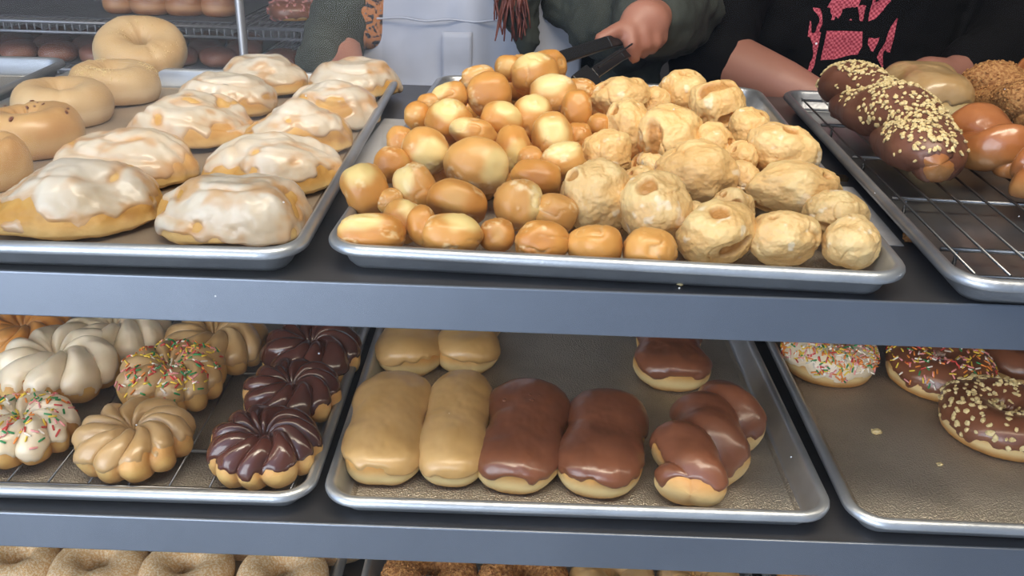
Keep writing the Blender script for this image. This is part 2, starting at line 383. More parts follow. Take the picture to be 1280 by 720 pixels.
def long_john(loc, rz, label, a=.032, b=.075, c=.020, ice='maple_john', seed=1, zc=.02, bubbles=0):
    root = empty('long_john', loc, rz); tag(root, label, 'donut', 'iced long johns on the lower middle pan')
    V, F, A, z = john_shape(a, b, c, seed)
    mk('dough', V, F, M['raised'], root, A)
    m = (z-zc)+.3*noise(V*40, seed+5)+.15*noise(V*110, seed+6)
    icing(V, F, m, .002, M[ice], root, bump=.0007, seed=seed)
    if bubbles:
        rng = np.random.default_rng(seed)
        for k in range(bubbles):
            D, f = ico(3); s = rng.uniform(.0011, .003); i = np.argmin(np.hypot(V[:, 0]-rng.normal(0, .008), V[:, 1]-rng.uniform(-.6, .5)*b)-V[:, 2]*3)
            mk('icing_bubble', D*np.array([s, s, s*.45])+V[i]+np.array([0, 0, .0016]), f, M[ice], root)
    return root
def twist(loc, rz, label, a=.034, L=.19, ice=None, top=None, seed=1, m='raised', n=300, turns=1.5, lobe=.42, zc=.1, tilt=None, group='twists'):
    root = empty('twist_donut', loc, rz); tag(root, label, 'donut', group)
    if tilt: root.rotation_euler = (*tilt, rz)
    V, F, A, Z = twist_shape(a, L, seed, turns, lobe)
    if top == 'crumb':
        mk('dough', V, F, M['crumb'], root); nuts(V, F, np.clip(V[:, 2]/a, 0, 1), n, root, seed, 'crumb', .001, .0024, 'crumb_topping', 'brown crumb topping')
        return root
    mk('dough', V, F, M[m], root, A)
    if ice:
        mm = (Z-zc)-.9*sst(.93, .985, np.abs(V[:, 1])*2/L)+.3*noise(V*40, seed+5)+.2*noise(V*100, seed+7)
        o, V3, F3, m3 = icing(V, F, mm, .0018, M[ice], root)
        if top == 'nuts':
            w = sst(-.2, .5, noise(V3*24+seed, seed+2)+.55)*np.clip((V3[:, 2]/a-.55)*1.6, 0, 1)*(m3 > .1)
            nuts(V3, F3, w, n, root, seed, lo=.0016, hi=.0032)
    return root
def cinnamon_roll(loc, rz, label, a=.07, b=.055, h=.045, seed=1, cover=.15):
    root = empty('cinnamon_roll', loc, rz); tag(root, label, 'pastry', 'iced cinnamon rolls on the upper left pan')
    V, F, A, D, gro = roll_shape(a, b, h, seed)
    mk('dough', V, F, M['roll'], root, A)
    n1 = fbm(V*26+seed*3, seed+4, 3)
    m = .95*D[:, 2]-.34+cover+1.0*n1+.42*noise(V*80, seed+9)-.2*gro
    icing(V, F, m, .0014, M['roll_icing'], root, bump=.0010, seed=seed+1, attrs=dict(thin=np.clip(sst(.4, .0, m)*.7+sst(.05, .55, fbm(V*np.array([34, 60, 50])+seed, seed+21, 3))*.75+.35*gro, 0, 1)))
    return root

# ------------------------------------------------------------------ sheet pans (all full size, 46 x 66 cm)
PW, PD, PH = .46, .66, .0262
def rrect(w, d, ins, rc, n=8):
    r = max(rc-ins, .003); pts = []
    for cx, cy, a0 in ((w-ins-r, ins+r, -90), (w-ins-r, d-ins-r, 0), (ins+r, d-ins-r, 90), (ins+r, ins+r, 180)):
        for k in range(n+1):
            t = math.radians(a0+90*k/n); pts.append((cx+r*math.cos(t), cy+r*math.sin(t)))
    return pts
def sheet_pan(o, ang, label, floor='alu_floor', rim='alu', w=PW, d=PD, group='aluminium sheet pans in the case'):
    prof = [(.026, .0012), (.021, .0018), (.0175, .0045), (.0125, .018), (.0105, .0225), (.0095, .0245), (.0082, .0257), (.0062, .0264), (.0040, .0262), (.0018, .0250), (.0004, .0228), (0, .0205), (.0008, .0182), (.0030, .0165), (.0058, .0162), (.0090, .0172), (.0105, .0165), (.0155, .0045), (.019, .0008), (.026, 0.)]
    V, F = [], []; n = 36
    for ins, z in prof: V += [(x, y, z) for x, y in rrect(w, d, ins, .034)]
    for i in range(len(prof)-1):
        for k in range(n): F.append([i*n+k, i*n+(k+1) % n, (i+1)*n+(k+1) % n, (i+1)*n+k])
    mi = [1 if i < 1 else 0 for i in range(len(prof)-1) for k in range(n)]
    F.append(list(range(n))); mi.append(1)
    F.append([(len(prof)-1)*n+k for k in range(n)][::-1]); mi.append(0)
    ob = mk('sheet_pan', V, F, [M[rim], M[floor]], mi=mi)
    ob.data.polygons[len(F)-2].use_smooth = False; ob.data.polygons[len(F)-1].use_smooth = False
    ob.location = o; ob.rotation_euler = (0, 0, ang)
    return tag(ob, label, 'baking pan', group)
def wire_rack(o, ang, label, x0, x1, y0, y1, z, step=.025, bars=(.1, .33, .56), r=.0013):
    bm = bmesh.new()
    k = int((x1-x0)/step)
    for i in range(k+1):
        x = x0+(x1-x0)*i/k; rod(bm, (x, y0, z), (x, y1, z), r, 6)
    for y in bars: rod(bm, (x0-.004, y, z-.0035), (x1+.004, y, z-.0035), .0022, 8)
    for a, b in (((x0, y0), (x1, y0)), ((x0, y1), (x1, y1))): rod(bm, (*a, z-.002), (*b, z-.002), .0018, 8)
    for x in (x0+.01, x1-.01):
        for y in bars: rod(bm, (x, y, .0012), (x, y, z-.003), .0016, 6)
    ob = bmo('wire_rack', bm, M['wire'], smooth=True); ob.location = o; ob.rotation_euler = (0, 0, ang)
    return tag(ob, label, 'cooling rack')
# ================================================================== THE PLACE
ZU, ZL, ZB = H0-.2954, H0-.5323, H0-.770       # upper, lower and bottom shelf tops
YF = .6282                                       # front plane of the shelf edges
# ------------------------------------------------------------------ room
def slab(name, x0, x1, y0, y1, z0, z1, m):
    bm = bmesh.new(); box(bm, x0, x1, y0, y1, z0, z1); return tag(bmo(name, bm, m), kind='structure')
M['wall'] = mat('dark_back_wall', '4a4648', '3e3b3e', 3, rough=.8)
M['floor'] = mat('pale_tile_floor', 'b4b8be', 'a6aab0', 3, rough=.4)
M['ceil'] = mat('ceiling', 'c8c4bc', 'c0bcb4', 3, rough=.9)
slab('floor', -3.2, 3.2, -3.0, 3.3, -.05, 0, M['floor'])
slab('wall_back', -3.2, 3.2, 3.2, 3.3, 0, 2.8, M['wall'])
slab('wall_left', -3.3, -3.2, .3, 3.3, 0, 2.8, M['wall'])
slab('wall_right', 3.2, 3.3, .3, 3.3, 0, 2.8, M['wall'])
slab('ceiling', -3.2, 3.2, -.2, 3.3, 2.8, 2.88, M['ceil'])

# ------------------------------------------------------------------ the display case
case = tag(empty('display_case', (0, 1.0, 0)), 'glass fronted display case with blue grey metal shelf edges', 'display case')
def part(name, bm, m, smooth=False, parent=case, label=None):
    o = bmo(name, bm, m, parent, smooth); o.location = (0, -1.0, 0)
    if label: o['label'] = label
    return o
CX0, CX1, CYB = -1.2, 1.0, 1.345
for z, nm in ((ZU, 'shelf'), (ZL, 'shelf'), (ZB, 'shelf')):
    bm = bmesh.new(); box(bm, CX0, CX1, YF+.004, CYB, z-.014, z-.0005, .001)
    for f_ in bm.faces: f_.material_index = 1 if f_.calc_center_median().z < z-.0135 else 0
    part(nm, bm, [M['shelf'], M['shelf_under']])
for z in (ZU, ZL, ZB):
    bm = bmesh.new(); box(bm, CX0, CX1, YF, YF+.0035, z-.0365, z+.0022, .0012); part('shelf_edge', bm, M['rail'])
for x in (CX0-.02, CX1+.02):
    for y in (YF-.03, CYB+.02):
        bm = bmesh.new(); box(bm, x-.018, x+.018, y-.018, y+.018, .12, 1.50, .003); part('corner_post', bm, M['post'])
M['strip'] = bpy.data.materials.new('lamp_strip'); M['strip'].use_nodes = True  # glowing strips added under the shelves to brighten the pans below
pb = M['strip'].node_tree.nodes['Principled BSDF']; pb.inputs['Emission Color'].default_value = (1, .86, .66, 1); pb.inputs['Emission Strength'].default_value = 13.
for z in (ZU, ZL):
    bm = bmesh.new(); box(bm, CX0+.05, CX1-.05, YF+.006, YF+.014, z-.024, z-.0145); part('lamp_strip', bm, M['strip'])
bm = bmesh.new(); box(bm, CX0-.04, CX1+.04, YF-.05, CYB+.04, .04, .56, .006); part('base_cabinet', bm, M['post'])
bm = bmesh.new(); box(bm, CX0-.038, CX1+.038, YF-.048, YF-.014, 1.47, 1.50, .003); part('top_rail', bm, M['post'])
# front glass: clear, faintly reflecting, with a little dust
g = bpy.data.materials.new('clear_case_glass'); g.use_nodes = True; nt = g.node_tree; nt.nodes.clear()
o_ = nt.nodes.new('ShaderNodeOutputMaterial'); tr = nt.nodes.new('ShaderNodeBsdfTransparent'); gl = nt.nodes.new('ShaderNodeBsdfGlossy'); mx = nt.nodes.new('ShaderNodeMixShader')
gl.inputs['Roughness'].default_value = .02; tr.inputs['Color'].default_value = (.985, .99, .988, 1)
mx.inputs[0].default_value = .006
nt.links.new(tr.outputs[0], mx.inputs[1]); nt.links.new(gl.outputs[0], mx.inputs[2])
df = nt.nodes.new('ShaderNodeBsdfDiffuse'); df.inputs[0].default_value = (.8, .8, .78, 1)
tc = nt.nodes.new('ShaderNodeTexCoord'); vo = nt.nodes.new('ShaderNodeTexVoronoi'); vo.inputs['Scale'].default_value = 24
nt.links.new(tc.outputs['Object'], vo.inputs['Vector'])
lt = nt.nodes.new('ShaderNodeMath'); lt.operation = 'LESS_THAN'; lt.inputs[1].default_value = .018; nt.links.new(vo.outputs['Distance'], lt.inputs[0])
sp = nt.nodes.new('ShaderNodeMath'); sp.operation = 'MULTIPLY'; sp.inputs[1].default_value = .55; nt.links.new(lt.outputs[0], sp.inputs[0])
m2 = nt.nodes.new('ShaderNodeMixShader'); nt.links.new(sp.outputs[0], m2.inputs[0]); nt.links.new(mx.outputs[0], m2.inputs[1]); nt.links.new(df.outputs[0], m2.inputs[2])
nt.links.new(m2.outputs[0], o_.inputs['Surface'])
bm = bmesh.new(); box(bm, CX0, CX1, YF-.034, YF-.030, .56, 1.47); part('front_glass', bm, g)

# ------------------------------------------------------------------ pans
def corner(px, py, z): return at_z(px, py, z)
def from_right(x, y, ang): return np.array([x-PW*math.cos(ang), y-PW*math.sin(ang)])
PANS = {}
def pan(key, x, y, z, ang, label, **k):
    PANS[key] = (np.array([x, y, z]), ang); return sheet_pan((x, y, z), ang, label, **k)
xa, ya = from_right(-.168, .630, .016); pan('A', xa, ya, ZU, .016, 'sheet pan holding bagels and iced cinnamon rolls', floor='alu_paper')
q = np.array([-.672, 1.334]); a0 = .045
o0 = q-PW*np.array([math.cos(a0), math.sin(a0)])-PD*np.array([-math.sin(a0), math.cos(a0)])
pan('0', o0[0], o0[1], ZU, a0, 'empty sheet pan left of the bagels', rim='alu_old')
pan('B', -.157, .644, ZU, -.0464, 'sheet pan heaped with donut holes')
pan('C', .3293, .6192, ZU, -.0464, 'sheet pan with wire rack under nut covered twist', rim='alu_old', floor='rack_floor')
xd, yd = from_right(-.1765, .634, .010); pan('D', xd, yd, ZL, .010, 'sheet pan with wire rack full of crullers')
pan('E', -.1700, .6315, ZL, .0048, 'sheet pan holding maple and chocolate long johns')
pan('F', .2999, .6285, ZL, -.011, 'lower right sheet pan, mostly bare with crumbs, holding sprinkled donuts')
g0 = at_z(432, 700, ZB+PH); xg, yg = from_right(g0[0], .634, .0); pan('G', xg, yg, ZB, 0., 'sheet pan of cinnamon sugar ring donuts on bottom shelf', floor='alu_paper')
h0 = at_z(455, 700, ZB+PH); pan('H', h0[0], .634, ZB, .0, 'sheet pan of crumb ring donuts on bottom shelf')
pan('I', h0[0]+PW+.012, .634, ZB, .0, 'bottom shelf sheet pan at far right, behind shelf edge')
wire_rack(*PANS['C'], 'wire cooling rack under the nut covered chocolate twist', .026, PW-.026, .03, PD-.03, .0195, .026, (.09, .22, .36, .5))
wire_rack(*PANS['D'], 'wire cooling rack under the crullers', .026, PW-.026, .03, PD-.03, .011, .034, (.09, .24, .42), .001)
FU, FLo, FBo = ZU+.0014, ZL+.0014, ZB+.0014
FC, FD = ZU+.0212, ZL+.0123                      # tops of the two racks

def put(px, py, zf, H=.04, k=.5):
    P = at_z(px, py, zf+H*k); return (float(P[0]), float(P[1]), zf)
def wid(px, loc): return px*depth(loc)/FPX

# ------------------------------------------------------------------ bagels (upper left)
def bagel(px, py, w, seed, label, m='bagel', tilt=(0, 0), lift=0., seeds=0, flecks=0, H=.045, rz=0.):
    loc = put(px, py, FU, H); D = wid(w, loc)
    V, F, A, U, W = bagel_shape(D*.285, D*.215, H/1.62, seed)
    ob = mk('bagel', V, F, M[m], None, A); ob.location = (loc[0], loc[1], FU+lift); ob.rotation_euler = (*tilt, rz)
    tag(ob, label, 'bagel', 'bagels on the upper left pan')
    if seeds:
        nuts(V, F, sst(.2, .9, np.sin(W))*sst(-.2, .5, noise(V*30, seed)), seeds, ob, seed, 'seed', .0006, .0011, 'sesame_seeds', 'pale sesame seeds')
    if flecks: nuts(V, F, sst(.0, .6, np.sin(W)), flecks, ob, seed, 'fleck', .0012, .0024, 'onion_flecks', 'dark toasted flecks')
    return ob
bagel(181, 78, 110, 3, 'rearmost bagel, propped up so its whole ring faces front', tilt=(.40, .05), lift=.025, rz=.2, seeds=110)
bagel(141, 104, 108, 5, 'seed dusted bagel second from the back of the row', seeds=320, rz=2.6, tilt=(.06, 0), lift=.001)
bagel(80, 128, 118, 8, 'plain pale bagel in the middle of the bagel row', rz=1.2)
bagel(38, 162, 118, 12, 'shiny tan bagel with few dark flecks beside the second cinnamon roll', 'egg_bagel', flecks=9, rz=.5)
bagel(-12, 203, 90, 14, 'shiny bagel cut off by the left edge, nearest of its row', 'egg_bagel', flecks=10)

# ------------------------------------------------------------------ cinnamon rolls
def croll(px, py, w, seed, label, rz=.15, asp=.80, h=.040, cover=.15):
    loc = put(px, py, FU, h*.85); a = wid(w, loc)/2*1.0
    return cinnamon_roll(loc, rz, label, a, a*asp, h, seed, cover)
croll(333, 99, 108, 2, 'cinnamon roll at the back of the left column, beside the metal post', h=.042)
croll(285, 124, 124, 4, 'second cinnamon roll from the back in the left column', h=.042)
croll(238, 158, 150, 6, 'cinnamon roll with bare yellow side, middle of left column', cover=.0)
croll(160, 200, 172, 9, 'cinnamon roll with icing dripping off its right end, beside the flecked bagel', h=.041, cover=.05, rz=-.1)
croll(95, 254, 208, 11, 'largest cinnamon roll, long bare streaks through icing, front left corner', h=.041, asp=.72, cover=-.08, rz=.22)
croll(441, 105, 108, 13, 'cinnamon roll in the back right corner of its pan', h=.041)
croll(417, 138, 118, 15, 'second cinnamon roll from the back in the right column', h=.041)
croll(375, 168, 140, 17, 'cinnamon roll with an icing dollop on top, middle of right column', cover=.12)
croll(344, 213, 168, 19, 'smooth iced cinnamon roll with small cinnamon spots, second in right column', cover=.2, asp=.74)
croll(289, 268, 186, 23, 'fully iced cinnamon roll at the front of the right column', cover=.32, asp=.72, rz=0)

# ------------------------------------------------------------------ crullers (lower left)
def crul(px, py, w, seed, label, ice, rz=0., **k):
    H = .037; loc = put(px, py, FD, H, .5); D = wid(w, loc)
    k.setdefault('hz', D*.222)
    return cruller(loc, rz, label, D*.255, D*.235, ice=ice, seed=seed, **k)
crul(30, 533, 122, 3, 'white iced cruller with sprinkles at the left front', 'white_icing', top=1, n=190, zc=.65)
crul(167, 546, 140, 6, 'maple iced cruller at the front beside the chocolate one', 'maple', hz=.0225, rz=.3, zc=.85, lobes=11)
crul(331, 557, 134, 9, 'dark chocolate iced cruller at front right corner of the pan', 'dark_chocolate', hz=.0245, rz=1.0, zc=.9, lobes=11)
crul(366, 490, 122, 12, 'chocolate iced cruller second in the right hand column', 'dark_chocolate', rz=.4, zc=.75)
crul(390, 440, 122, 15, 'chocolate iced cruller at the back of the right hand column', 'dark_chocolate', rz=2.0, zc=.7)
crul(216, 472, 130, 18, 'maple iced cruller covered in rainbow sprinkles', 'maple', rz=.9, top=1, n=380, zc=.8)
crul(75, 459, 146, 21, 'plain white iced cruller behind the sprinkled white one', 'white_icing', rz=.3, zc=.6, lobes=9, drip=.7)
crul(146, 421, 128, 24, 'white iced cruller at the back under the shelf edge', 'white_icing', rz=.1, zc=.7, lobes=9)
crul(270, 430, 124, 27, 'maple iced cruller at the back under the shelf edge', 'maple', rz=1.4, zc=.6)
crul(32, 420, 114, 30, 'amber glazed cruller in the back left corner', 'amber', rz=.2, zc=.2)

# ------------------------------------------------------------------ long johns (lower middle)
def john_px(front, back, w, seed, label, ice, c=.0225, L=None, zc=.08, bubbles=0):
    f_ = at_z(*front, FLo); b_ = at_z(*back, FLo+c*1.5)
    d = b_-f_; d[2] = 0; l = np.linalg.norm(d); d /= l
    if L: l = L
    ctr = f_+d*l/2; a = wid(w, ctr)/2*.95
    return long_john((ctr[0], ctr[1], FLo), math.atan2(-d[0], d[1]), label, a, l/2, c, ice, seed, zc, bubbles)
john_px((474, 613), (499, 462), 100, 2, 'front left maple long john, nearest the pan corner', 'maple_john')
john_px((558, 615), (583, 461), 86, 5, 'narrow maple long john between maple and chocolate neighbours', 'maple_john')
john_px((508, 474), (520, 395), 80, 8, 'maple long john at the back in the leftmost column', 'maple_john', L=.15)
john_px((578, 472), (592, 395), 76, 10, 'maple long john at the back in the second column', 'maple_john', L=.15)
john_px((639, 622), (668, 473), 106, 13, 'chocolate long john with an icing bubble, left of the two', 'chocolate', zc=.05, bubbles=5)
john_px((737, 627), (768, 484), 104, 16, 'chocolate long john at right of the bubbled chocolate one', 'chocolate', zc=.05)
john_px((838, 492), (838, 420), 90, 19, 'square ended chocolate long john alone near the back', 'chocolate', c=.022, L=.14, zc=.15)
f_, b_ = at_z(858, 646, FLo), at_z(902, 484, FLo+.035); d = b_-f_; c_ = (f_+b_)/2
twist((c_[0], c_[1], FLo), math.atan2(-d[0], d[1]), 'twisted donut with chocolate icing beside the long johns', wid(108, c_)/2, float(np.hypot(d[0], d[1])), 'chocolate', seed=3, turns=2.9, lobe=.34, zc=.0, group=None)

# ------------------------------------------------------------------ lower right donuts
def rd(px, py, w, seed, label, ice, top, hole=True, rz=0., **k):
    loc = put(px, py, FLo, .04, .0); D = wid(w, loc); loc = (loc[0], loc[1]+D*.45, FLo)
    return ring_donut(loc, rz, label, D*.29, D*.21, k.pop('hz', .021), ice, top, seed, 'donuts on the lower right pan', hole, **k)
rd(1049, 486, 118, 4, 'yellow donut thickly topped with sprinkles, nearest the pan edge', 'white_icing', 'sprinkles', n=800, zc=.6, hz=.024)
rd(1194, 506, 132, 7, 'chocolate iced donut with rainbow sprinkles behind the nutty one', 'chocolate', 'sprinkles', n=330, zc=.7, hz=.024)
rd(1280, 579, 154, 10, 'chocolate iced ring donut scattered with chopped nuts', 'chocolate', 'nuts', n=260, zc=.6, hz=.024)
rd(1300, 492, 130, 13, 'plain chocolate iced donut at the right edge behind the nutty one', 'chocolate', None, zc=.75, hz=.024)
def crumb(px, py, z, s, seed, label, m='nut', name='pastry_crumb'):
    D, f = ico(2); P = at_z(px, py, z); V = D*s*np.array([1.2, .9, .5])*(1+.4*noise(D*2+seed, seed))[:, None]; V[:, 2] -= V[:, 2].min()
    ob = mk(name, V, f, M[m], smooth=False); ob.location = (P[0], P[1], z); tag(ob, label, 'crumb')
crumb(1095, 542, FLo, .0048, 1, 'largest pale crumb on the bare lower right pan')
crumb(1174, 582, FLo, .003, 2, 'small crumb on the pan in front of the nutty donut')
crumb(953, 500, FLo, .0034, 3, 'pale crumb beside the chocolate twist')
crumb(88, 524, FLo, .004, 4, 'white icing crumb between the sprinkled and maple crullers', 'white_icing', 'icing_crumb')
crumb(82, 535, FLo, .0055, 6, 'flat white icing flake beside the sprinkled white cruller', 'white_icing', 'icing_crumb')
crumb(850, 357, ZU, .0022, 5, 'tiny crumb on the upper shelf ledge')
crumb(1140, 303, ZU, .008, 7, 'brown crumb on the shelf between the two right pans', 'crumb')

# ------------------------------------------------------------------ upper right pan
def tw_px(front, back, w, seed, label, **k):
    f_ = at_z(*front, FC); b_ = at_z(*back, FC+.03); d = b_-f_; c_ = (f_+b_)/2
    return twist((c_[0], c_[1], FC), math.atan2(-d[0], d[1]), label, wid(w, c_)/2, float(np.hypot(d[0], d[1])), seed=seed, group='twists on the upper right pan', **k)
tw_px((1174, 240), (1056, 104), 98, 5, 'long chocolate twist covered with chopped nuts', ice='dull_chocolate', top='nuts', n=950, turns=2.4, zc=-.6, m='twist_glaze')
f_, b_ = at_z(1176, 156, FC), at_z(1140, 88, FC+.04); c_ = (f_+b_)/2; d = b_-f_
long_john((c_[0], c_[1], FC), math.atan2(-d[0], d[1]), 'maple iced long john behind the nut covered twist', wid(88, c_)/2, float(np.hypot(d[0], d[1]))/2, .033, 'maple', 31, -.1)['group'] = 'pastries on the upper right pan'
tw_px((1268, 230), (1200, 158), 96, 8, 'honey glazed twist beside the nut covered twist', ice='amber' and None, m='twist_glaze', turns=1.4)
tw_px((1300, 168), (1225, 104), 84, 11, 'crumb coated twist at the back right', top='crumb', n=420, turns=1.3)
tw_px((1340, 262), (1275, 200), 90, 14, 'honey glazed twist cut off by the right edge, nearest the front', m='twist_glaze', turns=1.3)
tw_px((1310, 128), (1268, 94), 70, 17, 'dark glazed twist at the far back right corner', m='twist_glaze', turns=1.3)
def sheet(name, x, y, w, d, h, ang, m, label, cat):
    bm = bmesh.new(); box(bm, -w/2, w/2, -d/2, d/2, 0, h); o = bmo(name, bm, m); o.location = (x, y, ZU-.0004); o.rotation_euler = (0, 0, ang); tag(o, label, cat)
sheet('liner_paper', .3265, .836, .044, .165, .0008, -.0464, M['paper'], 'pale grey paper on the shelf between the donut hole pan and rack pan', 'paper')  # thin sheet in place of a pale reflection in the shelf
sheet('liner_paper', -.158, 1.03, .052, .215, .0008, -.03, M['paper'], 'pale grey paper strip between cinnamon roll pan and donut hole pan', 'paper')  # same stand-in for the mirrored pale area in the left gap
sheet('metal_bar', .333, .945, .042, .012, .004, -.0464, M['brace'], 'thin brassy metal bar across the gap between the right pans', 'bar')  # solid bar in place of a bright line mirrored by the shelf

# ------------------------------------------------------------------ bottom shelf donuts
def sugar(px, py, w, seed, label, m='sugar', tz=.036, name='ring_donut', grp='cinnamon sugar donuts on the bottom shelf', ice=None, dy=0.):
    py -= 9; P = at_z(px, py, FBo+tz*.85); D = wid(w, P); loc = (P[0], P[1]+dy, FBo)
    if ice:
        ring_donut(loc, seed, label, D*.29, D*.21, tz*.6, ice, None, seed, grp, zc=-.2); return
    V, F, A, U, W = donut_shape(D*.3, D*.2, tz*.62, seed, wob=.06)
    if m == 'crumb': V = V+normals(V, F)*(.0022*fbm(V*170, seed))[:, None]
    ob = mk(name, V, F, M[m], None, dict(brown=A['pale']*.6)); ob.location = loc; ob.rotation_euler = (0, 0, seed)
    tag(ob, label, 'donut', grp)
    if m == 'crumb': nuts(V, F, np.clip(np.sin(W)+.3, 0, 1), 500, ob, seed, 'crumb', .0008, .0018, 'crumb_coating', 'coarse brown crumbs')
sugar(22, 704, 96, 2, 'sugared ring donut at the left edge, shiny spot on top')
sugar(121, 709, 122, 3, 'sugared ring donut second from left in the front row')
sugar(231, 713, 118, 4, 'sugared ring donut third from left in the front row')
sugar(352, 718, 114, 5, 'sugared ring donut at right end of the front row')
for i, (px, py, lb) in enumerate(((72, 690, 'first from left'), (182, 694, 'second from left'), (292, 699, 'third from left'), (408, 705, 'at the right end'))):
    sugar(px, py, 104, 11+i, 'sugared ring donut in the row behind, '+lb, dy=.062)
sugar(538, 716, 120, 6, 'crumb coated ring donut at left on bottom shelf', 'crumb', grp='crumb coated donuts on the bottom shelf')
sugar(655, 721, 112, 7, 'crumb coated ring donut next to the glazed ones', 'crumb', grp='crumb coated donuts on the bottom shelf')
sugar(767, 722, 106, 8, 'pale glazed donut right of the crumb coated ones', ice='maple', grp='glazed donuts on the bottom shelf')
sugar(875, 727, 104, 9, 'pale glazed donut at the right end beside the dark pan gap', ice='maple', grp='glazed donuts on the bottom shelf')
sugar(1030, 731, 110, 21, 'tan glazed donut peeking out under the shelf edge', ice='amber', grp='glazed donuts on the bottom shelf')
sugar(1130, 736, 110, 22, 'brown iced donut peeking out under the shelf edge', ice='chocolate', grp='glazed donuts on the bottom shelf')
